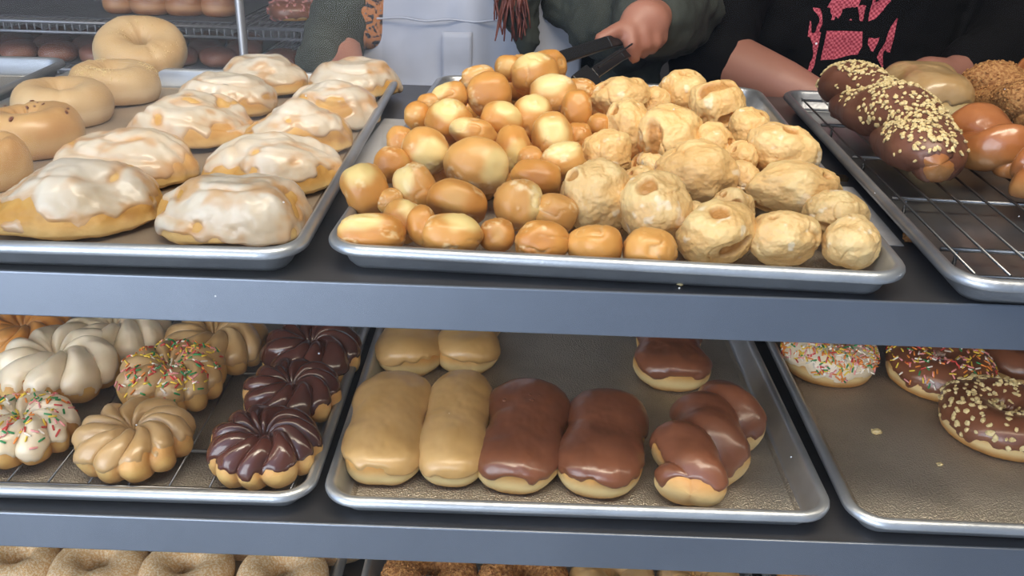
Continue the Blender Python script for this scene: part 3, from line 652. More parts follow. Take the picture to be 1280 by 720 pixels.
# ------------------------------------------------------------------ the heap of donut holes (upper middle pan)
# kind, px, py, width, height, roll angle, pale patch direction (right, up, toward viewer) or None, label
S, T = 'hole', 'fritter'
HOLES = [
 (S, 455, 236, 56, 66, .45, (-.1, .6, .7), 'oval donut hole leaning over the left pan rim, front'),
 (S, 490, 207, 44, 46, .3, None, 'donut hole tucked behind the oval one at left rim'),
 (S, 521, 234, 52, 64, .5, (-.7, .3, .7), 'upright oval donut hole with pale spot on its left end'),
 (S, 489, 252, 34, 34, 0, None, 'shadowed donut hole low between the two left ovals'),
 (S, 466, 290, 82, 50, 0, (-.3, .5, .7), 'long donut hole with pale top in the front left corner'),
 (S, 503, 276, 50, 52, .3, (.6, .4, .6), 'donut hole leaning on the front left corner one'),
 (S, 572, 252, 78, 56, -.25, None, 'wide brownish donut hole with ragged right end, left front'),
 (S, 566, 294, 74, 54, .0, (.4, .6, .5), 'front row donut hole with white glaze at its left end'),
 (S, 530, 283, 38, 52, .2, None, 'upright donut hole squeezed in front row second place'),
 (S, 596, 208, 78, 64, -.25, (.8, -.1, .6), 'big smooth donut hole with a pale bald patch facing right'),
 (S, 530, 189, 60, 58, -.2, (.4, -.3, .8), 'donut hole with pale glazed lower half, left slope'),
 (S, 647, 256, 58, 64, .1, (.9, 0, .4), 'round donut hole with pale right edge, centre front'),
 (S, 622, 294, 46, 44, .0, None, 'shadowed donut hole behind the front rim, left of the cracked one'),
 (S, 677, 303, 70, 50, -.1, None, 'flat donut hole with an open crack, front row'),
 (S, 745, 307, 66, 54, .0, None, 'donut hole with small torn hole on top, front row'),
 (S, 811, 312, 66, 52, -.1, None, 'smooth yellow donut hole, last smooth one in front row'),
 (S, 693, 268, 58, 50, -.4, None, 'brown donut hole behind the cracked front one'),
 (S, 672, 223, 62, 42, -.2, None, 'donut hole with light ridge, behind the round centre one'),
 (S, 705, 203, 58, 46, .3, (-.1, .7, .7), 'donut hole with whole pale top beside the crusty white one'),
 (S, 639, 187, 44, 58, -.2, (.3, -.5, .8), 'narrow upright donut hole with oval pale patch'),
 (S, 663, 199, 34, 34, 0, None, 'small shadowed donut hole low in the middle'),
 (S, 691, 171, 52, 58, .1, (0, .1, 1), 'egg shaped donut hole with pale streak, middle of heap'),
 (S, 664, 147, 52, 54, -.3, (.1, .6, .7), 'donut hole with pale top, below the summit'),
 (S, 691, 121, 60, 50, .2, (-.1, .6, .7), 'tailed donut hole on upper right of the smooth heap'),
 (S, 668, 93, 58, 50, .2, (-.2, .6, .6), 'topmost donut hole on the summit, below the tongs'),
 (S, 684, 85, 46, 46, .2, None, 'donut hole behind the summit, touching the tongs'),
 (S, 637, 86, 36, 34, 0, None, 'small donut hole at the left of the summit'),
 (S, 612, 119, 58, 54, .1, None, 'bulging donut hole left below the summit'),
 (S, 598, 99, 46, 34, .2, None, 'donut hole on the left skyline of the heap'),
 (S, 563, 121, 48, 38, .2, (-.6, .4, .5), 'donut hole high at the left back'),
 (S, 522, 145, 32, 34, 0, None, 'reddish brown donut hole farthest left at the back'),
 (S, 562, 152, 54, 52, .1, (.0, .5, .8), 'donut hole with flaky top, left middle of the heap'),
 (S, 538, 130, 30, 26, 0, None, 'little donut hole peeping out at the left back'),
 (S, 500, 178, 34, 40, 0, None, 'reddish donut hole against the left rim'),
 (S, 591, 165, 56, 36, -.2, (-.7, .3, .7), 'flat donut hole with creamy left end, middle of heap'),
 (S, 627, 152, 54, 46, -.3, (.4, .5, .6), 'donut hole with white sugar blobs, middle of heap'),
 (S, 722, 139, 38, 48, .1, None, 'shaded donut hole where smooth and crusty ones meet'),
 (S, 724, 114, 40, 30, 0, None, 'donut hole at the back just below the tong tip'),
 (S, 723, 172, 34, 40, 0, None, 'dim donut hole right of the egg shaped one'),
 (S, 748, 158, 32, 32, 0, None, 'dark donut hole deep in the gap beside the crusty ones'),
 (T, 773, 125, 78, 56, .1, None, 'crusty donut hole with small pit, left at the back'),
 (T, 786, 160, 56, 74, .1, None, 'upright crusty donut hole below the pitted one'),
 (T, 760, 194, 62, 64, .0, None, 'crusty donut hole with nipple top, left edge of crusty heap'),
 (T, 745, 244, 84, 86, .2, None, 'large crusty donut hole with torn pocket, brightest at centre front'),
 (T, 838, 172, 76, 76, .1, None, 'smooth topped crusty donut hole in the middle back'),
 (T, 868, 222, 104, 76, .1, None, 'widest crusty donut hole with shaded underside, middle'),
 (T, 852, 117, 58, 60, .1, None, 'left one of two crusty donut holes on the skyline'),
 (T, 896, 132, 66, 66, .2, None, 'right one of two crusty donut holes on the skyline'),
 (T, 893, 180, 48, 48, .0, None, 'yellow crusty donut hole between the widest and skyline ones'),
 (T, 936, 163, 54, 54, .0, None, 'crusty donut hole at the back toward the right rim'),
 (T, 976, 188, 86, 66, -.2, None, 'big crusty donut hole on the right slope, upper'),
 (T, 993, 238, 112, 62, -.05, None, 'long ridged crusty donut hole on the right slope, lower'),
 (T, 924, 224, 48, 48, .0, None, 'crusty donut hole peeping out behind the long ridged one'),
 (T, 897, 292, 94, 70, .2, None, 'broad sloping crusty donut hole in the front row'),
 (T, 915, 258, 48, 48, .0, None, 'crusty donut hole above the broad front row one'),
 (T, 980, 296, 84, 66, -.1, None, 'front row crusty donut hole with deep brown cavity'),
 (T, 1043, 268, 74, 56, -.1, None, 'capped crusty donut hole on top at the right front corner'),
 (T, 1064, 304, 66, 60, -.3, None, 'crusty donut hole at the bottom of the right front corner'),
 (T, 818, 264, 84, 90, .3, None, 'tall crusty donut hole with creased side, centre front'),
 (T, 800, 232, 52, 48, .0, None, 'crusty donut hole partly hidden left of the widest'),
 (T, 868, 272, 36, 36, .0, None, 'shadowed crusty donut hole under the widest one'),
 (T, 926, 198, 40, 40, .0, None, 'shadowed crusty donut hole under the right back ones'),
 (T, 818, 130, 40, 40, .0, None, 'dim crusty donut hole in the gap at the back'),
 (T, 818, 212, 36, 36, .0, None, 'dim crusty donut hole low in the middle gap'),
]
ob_, ang_ = PANS['B']; UX = np.array([math.cos(ang_), math.sin(ang_), 0]); UY = np.array([-math.sin(ang_), math.cos(ang_), 0])
def pan_xy(P): d = np.asarray(P)-ob_; return float(d @ UX), float(d @ UY)
C, RAD, DIR = [], [], []
for kd, px, py, w, h, *_ in HOLES:
    d = ray(px, py); d = d/np.linalg.norm(d)
    # the heap's surface: a low front slope rising to the back, over the pan floor
    y0 = ob_[1]+.03; k = .155 if kd == S else .135
    # solve z = FU + .022 + k (y - y0)
    t = (H0-(FU+.024)+k*y0)/(k*d[1]-d[2]); P = EYE+d*t
    C.append(P); DIR.append(d); RAD.append(None)
C = np.array(C); DIR = np.array(DIR); TT = np.linalg.norm(C-EYE, axis=1)
WP = np.array([[h[3], h[4]] for h in HOLES], float)
CWD = DIR @ CW
DIM = np.array([(h[1] > 0) and ('shadowed' in h[7] or 'dim ' in h[7] or 'dark ' in h[7] or 'hidden' in h[7] or 'peeping' in h[7] or 'tucked' in h[7] or 'behind' in h[7]) for h in HOLES])
TT = TT+DIM*.012
for it in range(220):
    Z = TT*CWD; R3 = WP*Z[:, None]/FPX/2; rm = np.sqrt(R3[:, 0]*R3[:, 1])
    P = EYE+DIR*TT[:, None]; mv = np.zeros(len(P))
    D = P[:, None]-P[None]; dist = np.linalg.norm(D, axis=2)+np.eye(len(P))
    need = .76*(rm[:, None]+rm[None]); ov = np.clip(need-dist, 0, None); np.fill_diagonal(ov, 0)
    sgn = np.sign(TT[:, None]-TT[None]+1e-6*(np.arange(len(P))[:, None]-np.arange(len(P))[None]))
    mv += np.clip((ov*sgn).sum(1)*.22, -.004, .004)
    zlow = FU+rm*.82; under = np.clip(zlow-P[:, 2], 0, None)
    mv -= under/np.maximum(-DIR[:, 2], .12)*.7
    d0 = P-ob_; lx, ly = d0 @ UX, d0 @ UY
    mv += np.clip(.012+rm*.8-ly, 0, .01)*.8; mv -= np.clip(ly-(PD-.012-rm*.8), 0, .02)
    TT = TT+mv
Z = TT*CWD; P = EYE+DIR*TT[:, None]
placed = []
for i, (kd, px, py, w, h, ang, patch, lb) in enumerate(HOLES):
    k = Z[i]/FPX/2*(1.03 if kd == S else 1.06); a, c = w*k*.99, h*k*.99; b = (a*c)**.5
    V, F, A, D = blob_shape(a, b, c, 40+i*3, kd)
    # the local frame: x along the seen width, z along the seen height, y away
    ca, sa = math.cos(ang), math.sin(ang)
    up = CU*.85+np.array([0, 0, .3]); up -= CW*(up @ CW); up /= np.linalg.norm(up); rt = np.cross(CW, up)
    X = rt*ca+up*sa; Zv = -rt*sa+up*ca; Y = np.cross(Zv, X)
    if kd == S:
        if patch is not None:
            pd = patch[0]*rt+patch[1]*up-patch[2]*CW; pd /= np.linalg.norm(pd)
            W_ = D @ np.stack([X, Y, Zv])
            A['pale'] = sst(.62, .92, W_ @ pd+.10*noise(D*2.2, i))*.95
        else:
            A['pale'] = sst(.1, .9, noise(D*.9+i, i))*.45
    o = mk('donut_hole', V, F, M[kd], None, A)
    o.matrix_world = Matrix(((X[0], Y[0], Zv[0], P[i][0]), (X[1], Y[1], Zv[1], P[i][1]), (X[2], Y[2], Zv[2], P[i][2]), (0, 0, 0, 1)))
    tag(o, lb, 'donut hole', 'smooth glazed donut holes heaped on the pan' if kd == S else 'crusty donut holes heaped on the pan')
    placed.append((P[i], (a*c)**.5))
# the lower layers of the heap, seen only through the gaps
rng = np.random.default_rng(5); proto = {}
for kd in (S, T):
    V, F, A, D = blob_shape(.023, .023, .021, 7 if kd == S else 9, kd)
    if kd == S: A['pale'] = np.zeros(len(V))
    proto[kd] = (V, F, A)
nf, first = 0, {}
CPX = WP/2
def seen_px(P): d = np.asarray(P)-EYE; z = d @ CW; return 640+FPX*(d @ CR)/z, 360-FPX*(d @ CU)/z, z
HXY = np.array([[h[1], h[2]] for h in HOLES], float)
def covered(x, y): return bool(((((x-HXY[:, 0])/CPX[:, 0])**2+((y-HXY[:, 1])/CPX[:, 1])**2) < 1.05).any())
def surf(y): return FU+.024+.14*(y-(ob_[1]+.03))
for lay in range(4):
    for gx in np.arange(.06, .42, .043):
        for gy in np.arange(.12, .60, .043):
            Q = ob_+UX*(gx+(lay % 2)*.02)+UY*(gy+(lay % 2)*.02); Q[2] = FU+.0195+lay*.036
            if Q[2] > surf(Q[1])-.026: continue
            if any(np.linalg.norm(Q-p) < .70*(r+.0215) for p, r in placed): continue
            sx, sy, sz = seen_px(Q); rp = .0215*FPX/sz
            if not all(covered(sx+q*rp, sy-rp*.95*math.sqrt(1-q*q)) for q in (-.9, -.5, 0, .5, .9)): continue
            kd = S if gx < .24 else T
            if kd not in first: o = mk('donut_hole', proto[kd][0], proto[kd][1], M[kd], None, proto[kd][2]); first[kd] = o
            else: o = first[kd].copy(); COL.objects.link(o)
            o.location = Q; o.rotation_euler = rng.uniform(-1, 1, 3)*[3, 3, 3]
            tag(o, ('smooth glazed' if kd == S else 'crusty')+' donut hole buried inside the heap, glimpsed only through gaps', 'donut hole', 'buried '+('smooth' if kd == S else 'crusty')+' donut holes')
            placed.append((Q, .0215)); nf += 1
print('FILLERS', nf)
# ------------------------------------------------------------------ rack of trays behind the counter (upper left)
def wire_shelf(bm, x0, x1, y0, y1, z):
    for y in (y0, y1):
        rod(bm, (x0, y, z), (x1, y, z), .004, 8); rod(bm, (x0, y, z-.022), (x1, y, z-.022), .0035, 8)
    n = int((x1-x0)/.017)
    for i in range(n+1):
        x = x0+(x1-x0)*i/n
        rod(bm, (x, y0, z+.002), (x, y1, z+.002), .0022, 5); rod(bm, (x, y0, z), (x, y0, z-.022), .002, 5)
    for k in range(1, 5): rod(bm, (x0, y0+(y1-y0)*k/5, z-.001), (x1, y0+(y1-y0)*k/5, z-.001), .003, 6)
YR = 2.05
pz = at_y(150, 30, YR)[2]
PXM = at_y(303, 40, YR)[0]
M['rackwire'] = mat('grey_rack_wire', '8a8a90', rough=.4, metal=.8)
M['rackpost'] = mat('light_rack_post', 'b8b6b8', rough=.4, metal=.6)
M['liner'] = mat('dark_shelf_liner', '4a4a52', '3e3e46', 20, rough=.7)
M['brown_bun'] = mat('brown_fried_dough', '9a6038', '84502c', 20, rough=.5, coat=.2, attrs=(('pale', 'c09060'), ('brown', '7a4626')))
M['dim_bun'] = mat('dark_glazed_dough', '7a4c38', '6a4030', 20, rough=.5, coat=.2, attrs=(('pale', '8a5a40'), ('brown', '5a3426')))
rk = tag(empty('wire_shelving', (PXM-.5, YR, 0)), 'chrome wire shelving with donut trays in the dim back left', 'shelving')
def rpart(name, bm, m):
    o = bmo(name, bm, m, rk, smooth=True); o.location = (-(PXM-.5), -YR, 0); return o
for x0, x1 in ((PXM-1.0, PXM-.006), (PXM+.012, PXM+.62)):
    for z in (pz, pz-.105, pz-.5, pz+.32):
        bm = bmesh.new(); wire_shelf(bm, x0, x1, YR, YR+.46, z); rpart('wire_shelf', bm, M['rackwire'])
for x, y, m in ((PXM, YR-.004, 'rackpost'), (PXM, YR+.46, 'post'), (PXM-1.0, YR, 'post'), (PXM-1.0, YR+.46, 'post'), (PXM-.46, YR+.3, 'post'), (PXM+.62, YR, 'post'), (PXM+.62, YR+.46, 'post')):
    bm = bmesh.new(); rod(bm, (x, y, 0), (x, y, 1.9), .0095, 14); rpart('post', bm, M[m])
bm = bmesh.new(); box(bm, PXM-.98, PXM-.03, YR+.03, YR+.44, pz+.0045, pz+.007); ln = bmo('shelf_liner', bm, M['liner']); tag(ln, 'dark liner sheet under the brown buns on wire shelving', 'liner')
bm = bmesh.new(); box(bm, PXM-.98, PXM-.03, YR+.03, YR+.44, pz-.1005, pz-.0985); ln = bmo('shelf_liner', bm, M['liner']); tag(ln, 'dark liner sheet under the dim donuts on lower wire shelf', 'liner')
def bun(loc, R, seed, label, grp, m, h=.02):
    V, F, D = superq(R, R*.95, h, 2.4, 4); V = V*(1+.05*fbm(D*1.4+seed, seed))[:, None]
    z = V[:, 2]/h
    o = mk('brown_bun', flat_base(V, -.7*h), F, M[m], None, dict(pale=np.exp(-((z+.1)/.25)**2)*.7, brown=sst(.2, .8, z)*.6)); o.location = loc
    return tag(o, label, 'donut', grp)
for i, (px, w, lb) in enumerate(((139, 40, 'brown bun at the left end on the back wire shelf'), (183, 52, 'brown bun second from left on the back wire shelf'), (230, 50, 'brown bun third from left on the back wire shelf'), (275, 44, 'brown bun beside the metal post on the back wire shelf'))):
    P = at_z(px, 20, pz+.007); P = (P[0], max(min(P[1], YR+.2), YR+.12), pz+.007); bun(P, w/2*depth(P)/FPX, 60+i, lb, 'brown buns on the back wire shelf', 'brown_bun', .032)
P = at_y(368, 18, YR+.13); ring_donut((P[0], YR+.13, pz+.005), .3, 'pink nut topped donut on back wire shelf beside the green sleeve', .034, .024, .026, 'chocolate', 'pink_nuts', 70, None, hole=False, n=150, zc=.15, oval=1., name='nut_topped_donut')
for r in range(3):
    for i in range(10):
        x = PXM-.93+i*.094+(r % 2)*.03; P = (x, YR+.07+r*.105, pz-.0985)
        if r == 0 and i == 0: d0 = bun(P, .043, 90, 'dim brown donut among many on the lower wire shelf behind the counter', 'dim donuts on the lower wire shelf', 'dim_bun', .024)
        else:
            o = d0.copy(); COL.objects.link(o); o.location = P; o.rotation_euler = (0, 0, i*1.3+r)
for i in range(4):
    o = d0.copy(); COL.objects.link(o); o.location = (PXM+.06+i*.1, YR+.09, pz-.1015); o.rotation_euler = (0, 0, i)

# ------------------------------------------------------------------ people
def sweep(pts, step=.3):
    """Ellipsoids strung between (point, radii) keys; unioned afterwards by a voxel remesh."""
    out = []
    for (p0, r0), (p1, r1) in zip(pts[:-1], pts[1:]):
        p0, p1 = np.array(p0, float), np.array(p1, float); r0 = np.broadcast_to(r0, 3).astype(float); r1 = np.broadcast_to(r1, 3).astype(float)
        n = max(2, int(np.linalg.norm(p1-p0)/(step*min(r0.min(), r1.min())))+1)
        for k in range(n): t = k/(n-1); out.append((p0+(p1-p0)*t, r0+(r1-r0)*t))
    return out
def flesh(name, chains, vox, m, parent, smooth=6, disp=None, sub=3):
    D, F = ico(sub); VV, FF, b = [], [], 0
    for ch in chains:
        for p, r in sweep(ch): VV.append(D*r+p); FF.append(F+b); b += len(D)
    o = mk(name, np.concatenate(VV), np.concatenate(FF), m, parent)
    rm = o.modifiers.new('remesh', 'REMESH'); rm.mode = 'VOXEL'; rm.voxel_size = vox; rm.use_smooth_shade = True
    sm = o.modifiers.new('smooth', 'SMOOTH'); sm.factor = .5; sm.iterations = smooth
    if disp:
        for st, sc in disp:
            t = bpy.data.textures.new(name+'_folds', 'CLOUDS'); t.noise_scale = sc; t.noise_depth = 2
            d = o.modifiers.new('folds', 'DISPLACE'); d.texture = t; d.strength = st; d.mid_level = .5; d.texture_coords = 'LOCAL'
    return o
M['skin'] = mat('skin', 'a87664', '986452', 8, rough=.5, bump=.08, bscale=120, sss=.15)
M['skin_b'] = mat('fair_skin', 'a47262', '986858', 6, rough=.5, bump=.06, bscale=120, sss=.15)
M['jacket'] = mat('dark_green_jacket', '3a3e38', '30342f', 14, rough=.85, bump=.04, bscale=90)
M['apron'] = mat('white_apron', 'b6bac8', 'a8acba', 9, rough=.8, bump=.15, bscale=60)
M['hair'] = mat('red_brown_hair', '7a4438', '5a2e28', 60, rough=.5)
M['tan_shirt'] = mat('orange_patterned_shirt', 'a86a3c', '2a2a32', 130, .52, .56, rough=.8)
M['black_cloth'] = mat('black_cloth', '0a090b', '080708', 20, rough=.9, bump=.1, bscale=150)
M['black_plastic'] = mat('black_tong_plastic', '1c1b1c', rough=.35)
M['steel'] = mat('dark_steel', '6a6a6c', rough=.3, metal=1.)
def A3(px, py, y): return at_y(px, py, y)
p1 = tag(empty('person', (A3(600, 0, 1.62)[0], 1.62, 0)), 'person in dark green jacket and white apron holding tongs', 'person')
X1 = A3(610, 40, 1.6)[0]
def off(o, root): o.location = -Vector(root.location); return o
wristL = A3(812, 26, 1.235); elbL = A3(838, 10, 1.46); shL = np.array([X1+.19, 1.62, 1.44])
wristR = A3(440, 112, 1.37); elbR = A3(418, 48, 1.51); shR = np.array([X1-.19, 1.62, 1.44])
hand = [
 [(A3(818, 22, 1.235), .024), (A3(806, 28, 1.215), (.033, .022, .030)), (A3(792, 36, 1.205), (.022, .018, .022))],
 [(A3(788, 32, 1.20), .0125), (A3(768, 40, 1.185), .0105), (A3(750, 49, 1.175), .0085)],                       # thumb along the upper arm
 [(A3(787, 40, 1.19), .0115), (A3(789, 56, 1.18), .0105), (A3(793, 72, 1.185), .0085)],                       # forefinger over the lower arm
 [(A3(803, 42, 1.195), .0115), (A3(806, 55, 1.19), .0100), (A3(804, 66, 1.205), .0082)],
 [(A3(816, 40, 1.205), .0110), (A3(819, 53, 1.20), .0095), (A3(814, 62, 1.22), .0080)],
 [(A3(826, 36, 1.22), .0098), (A3(828, 47, 1.215), .0084), (A3(823, 55, 1.235), .0072)],
]
handR = [[(wristR, .024), (A3(455, 122, 1.33), (.036, .03, .018)), (A3(470, 130, 1.29), (.03, .02, .014))]]+[[(A3(468+k*7, 130, 1.29), .010), (A3(474+k*8, 136, 1.25), .009), (A3(476+k*8, 142, 1.225), .0075)] for k in range(4)]+[[(A3(478, 122, 1.33), .011), (A3(496, 128, 1.30), .009)]]
def figure(X, Y, arms, hands):
    ch = [[((X, Y, .92), (.165, .115, .10)), ((X, Y, 1.10), (.145, .105, .10)), ((X, Y, 1.30), (.165, .115, .10)), ((X, Y, 1.43), (.16, .085, .05))],
          [((X, Y, 1.43), .06), ((X, Y-.01, 1.54), .052)],
          [((X, Y-.02, 1.56), (.055, .075, .05)), ((X, Y-.025, 1.64), (.075, .095, .09)), ((X, Y-.015, 1.69), (.074, .092, .075))],
          [((X, Y-.105, 1.615), (.012, .014, .012)), ((X, Y-.10, 1.655), .009)],
          [((X-.076, Y-.01, 1.63), (.008, .016, .026)), ((X-.076, Y-.008, 1.64), (.008, .016, .026))], [((X+.076, Y-.01, 1.63), (.008, .016, .026)), ((X+.076, Y-.008, 1.64), (.008, .016, .026))]]
    for s in (-1, 1):
        ch.append([((X+s*.085, Y, .90), (.085, .09, .08)), ((X+s*.09, Y, .50), .058), ((X+s*.09, Y+.015, .10), .038)])
        ch.append([((X+s*.09, Y+.02, .05), (.04, .05, .045)), ((X+s*.095, Y-.12, .035), (.042, .05, .032))])
    return ch+arms+hands
def face(root, X, Y):
    e = mat('eye_white', 'e8e4de', rough=.3); pu = mat('pupil', '2a1c14', rough=.2); lp = mat('lips', 'a05a50', rough=.5)
    D, f = ico(3)
    for s in (-1, 1):
        off(mk('eye', D*np.array([.014, .006, .008])+np.array([X+s*.031, Y-.112, 1.652]), f, e, root), root)
        off(mk('iris', D*np.array([.006, .004, .006])+np.array([X+s*.031, Y-.116, 1.652]), f, pu, root), root)
    off(mk('mouth', D*np.array([.024, .008, .007])+np.array([X, Y-.096, 1.583]), f, lp, root), root)
body = flesh('body', figure(X1, 1.62, [[(shL, .048), (A3(800, -20, 1.55), .044), (elbL, .040), (wristL, .027)], [(shR, .048), (A3(446, 0, 1.55), .042), (elbR, .040), (wristR, .027)]], hand+handR), .0042, M['skin'], p1, 3)
off(body, p1); face(p1, X1, 1.62)
jl = wristL+(elbL-wristL)*.02
jacket = flesh('jacket', [
    [((X1, 1.63, .84), (.21, .135, .08)), ((X1, 1.63, 1.10), (.205, .13, .10)), ((X1, 1.63, 1.32), (.20, .132, .10)), ((X1, 1.63, 1.43), (.18, .10, .05))],
    [(shL, .075), (A3(800, -20, 1.55), .082), (elbL, .078), (A3(822, 14, 1.34), .066), (A3(816, 20, 1.285), .056)],
    [(A3(725, -10, 1.50), .065), (A3(755, 20, 1.45), .065), (A3(780, 40, 1.42), .06)],
    [(A3(786, 50, 1.48), .055), (A3(786, 110, 1.48), .055)],
    [(shR, .070), (A3(446, 0, 1.55), .062), (elbR, .052), (A3(408, 80, 1.44), .046)],
    [(A3(645, -60, 1.455), .055), (A3(650, 5, 1.435), .033), (A3(657, 45, 1.43), .017), (A3(659, 66, 1.43), .011)],
    ], .0065, M['jacket'], p1, 8, [(.022, .05), (.012, .02)])
off(jacket, p1)
# apron: a sheet hung over the front of the body
xl0, xl1, xr = A3(470, 0, 1.47)[0], A3(446, 62, 1.47)[0], A3(727, 80, 1.47)[0]
zt, zw = A3(560, -60, 1.47)[2], A3(450, 62, 1.47)[2]
nz_, nx_ = 60, 60; V = []
for i in range(nz_):
    z = zt+(.52-zt)*i/(nz_-1); t = np.clip((zt-z)/(zt-zw), 0, 1); a = (xl0-.03)+(xl1-xl0+.03)*t**1.2; b_r = (xr-.10)+.10*t
    for j in range(nx_):
        x = a+(b_r-a)*j/(nx_-1); xn = (x-X1)/.24
        y = 1.462+.075*xn*xn+.006*float(noise(np.array([x*22, z*5, 1.]), 3))+.003*math.sin(x*90+z*6)*(.4+.6*(i/nz_))
        V.append((x, y, z))
F = [[i*nx_+j, i*nx_+j+1, (i+1)*nx_+j+1, (i+1)*nx_+j] for i in range(nz_-1) for j in range(nx_-1)]
apron = off(mk('apron', V, F, M['apron'], p1), p1); apron['label'] = 'white cotton bib apron'
sol = apron.modifiers.new('cloth', 'SOLIDIFY'); sol.thickness = .0018
def on_apron(px, py, dy):
    P = A3(px, py, 1.455); xn = (P[0]-X1)/.24; return np.array([P[0], 1.462+.075*xn*xn-dy, P[2]])
V = []; F = []
for i in range(9):
    for j in range(9): V.append(on_apron(552+38*j/8, 40+62*i/8, .009+.002*math.sin(i*.7)))
F = [[i*9+j, i*9+j+1, (i+1)*9+j+1, (i+1)*9+j] for i in range(8) for j in range(8)]
pk = mk('pocket', V, F, M['apron'], apron); s2 = pk.modifiers.new('cloth', 'SOLIDIFY'); s2.thickness = .002
pts = [on_apron(452+200*k/20, 26+1.5*math.sin(k), .0085) for k in range(21)]
v_, f_ = tube(pts, .0016, 6); mk('bib_seam', v_, f_, M['apron'], apron)
# shirt edge beside the bib, and hair falling over the jacket front
sh = flesh('shirt', [[(A3(466, -40, 1.52), (.045, .03, .04)), (A3(462, 40, 1.515), (.036, .025, .03))]], .006, M['tan_shirt'], p1, 3); off(sh, p1); sh['label'] = 'orange patterned shirt edge'
rg = random.Random(4); VV, FF, b = [], [], 0
for k in range(46):
    x0, x1, y1 = rg.uniform(612, 672), rg.uniform(618, 664), rg.uniform(8, 52)
    path = []
    for q_ in range(9):
        t = q_/8; path.append(A3(x0+(x1-x0)*t+5*math.sin(t*5+k), -130+(y1+130)*t, 1.385+.02*rg.random()+.03*(1-t)))
    v, f = tube(path, np.linspace(.004, .0012, 9), 6); VV += v; FF += [[i+b for i in q_] for q_ in f]; b += len(v)
D, f_ = ico(4)
cap = D*np.array([.088, .105, .10])+np.array([X1, 1.625, 1.685]); keep = [q_ for q_ in f_.tolist() if all(D[i][1] > -.55 or D[i][2] > .55 for i in q_)]
VV += cap.tolist(); FF += [[i+b for i in q_] for q_ in keep]
hr = off(mk('hair', VV, FF, M['hair'], p1), p1); hr['label'] = 'long reddish brown hair'

# ---- tongs held in the hand
def bar(bm, a, b, w, t, up=(0, 0, 1)):
    a, b = Vector(a), Vector(b); d = (b-a).normalized(); s = d.cross(Vector(up)).normalized(); n = s.cross(d)
    R = Matrix((( s[0], d[0], n[0], 0), (s[1], d[1], n[1], 0), (s[2], d[2], n[2], 0), (0, 0, 0, 1)))
    L = (b-a).length
    Mx = Matrix.Translation(a) @ R
    box(bm, -w/2, w/2, 0, L, -t/2, t/2, min(w, t)*.25, Mx)
pv = A3(836, 50, 1.29)
tg = tag(empty('tongs', pv), 'black serving tongs held over the donut holes', 'tongs')
def tpart(name, bm, m, parent=tg):
    o = bmo(name, bm, m, parent)
    if parent is tg: o.location = -Vector(pv)
    return o
def tong_arm(path, w, t, m):
    bm = bmesh.new(); s = Vector(CW)
    for a, b in zip(path[:-1], path[1:]): bar(bm, a, b, w, t, up=s)
    return tpart('arm', bm, m)
u0, u1, u2 = A3(826, 40, 1.27), A3(760, 53, 1.165), A3(680, 79, 1.085)
l0, l1, l2 = A3(826, 46, 1.27), A3(776, 69, 1.165), A3(742, 92, 1.11)
tong_arm([u0, u1, u2], .016, .007, M['black_plastic']); tong_arm([l0, l1, l2], .015, .006, M['black_plastic'])
bm = bmesh.new(); rod(bm, pv+np.array([0, -.008, 0]), pv+np.array([0, .008, 0]), .012, 16); bar(bm, pv, u0, .012, .006); bar(bm, pv, l0, .012, .006); tpart('hinge', bm, M['steel'])
bm = bmesh.new()
e1 = A3(724, 106, 1.085)
bar(bm, l2, e1, .028, .005, up=Vector(CW)); tpart('scalloped_tip', bm, M['black_plastic'])
bm = bmesh.new(); q0, q1 = np.array(l0)+np.array([0, -.004, .008]), np.array(l2)+np.array([0, -.004, .008]); rod(bm, A3(790, 55, 1.16), A3(748, 84, 1.105), .0013, 6); tpart('steel_edge', bm, M['steel'])

# ---- second person
X2 = A3(1075, 40, 1.62)[0]
p2 = tag(empty('person', (X2, 1.64, 0)), 'person in black top with pink floral print, bare forearm behind rack pan', 'person')
sR, eR, wR = np.array([X2-.19, 1.64, 1.44]), A3(884, 76, 1.48), A3(1030, 128, 1.36)
sL, eL, wL = np.array([X2+.2, 1.64, 1.44]), A3(1262, 70, 1.50), A3(1185, 96, 1.40)
hb = [[(wR, .026), (A3(1060, 140, 1.33), (.04, .03, .02))]]+[[(A3(1070, 136+6*k, 1.31), .010), (A3(1098, 142+6*k, 1.29), .009), (A3(1112, 152+6*k, 1.285), .0078)] for k in range(4)]+[[(A3(1060, 132, 1.33), .011), (A3(1086, 130, 1.32), .009)]]
hb += [[(wL, .028), (A3(1162, 92, 1.385), (.031, .03, .026))]]+[[(A3(1158-7*k, 96, 1.37), .010), (A3(1152-7*k, 108, 1.355), .009), (A3(1154-7*k, 120, 1.36), .0078)] for k in range(4)]+[[(A3(1176, 96, 1.37), .011), (A3(1178, 112, 1.355), .009)]]
b2 = flesh('body', figure(X2, 1.64, [[(sR, .05), (eR, .050), (A3(915, 82, 1.455), .049), (A3(975, 106, 1.40), .040), (wR, .027)], [(sL, .05), (A3(1285, 10, 1.55), .045), (eL, .042), (wL, .028)]], hb), .0045, M['skin_b'], p2, 4)
off(b2, p2); face(p2, X2, 1.64)
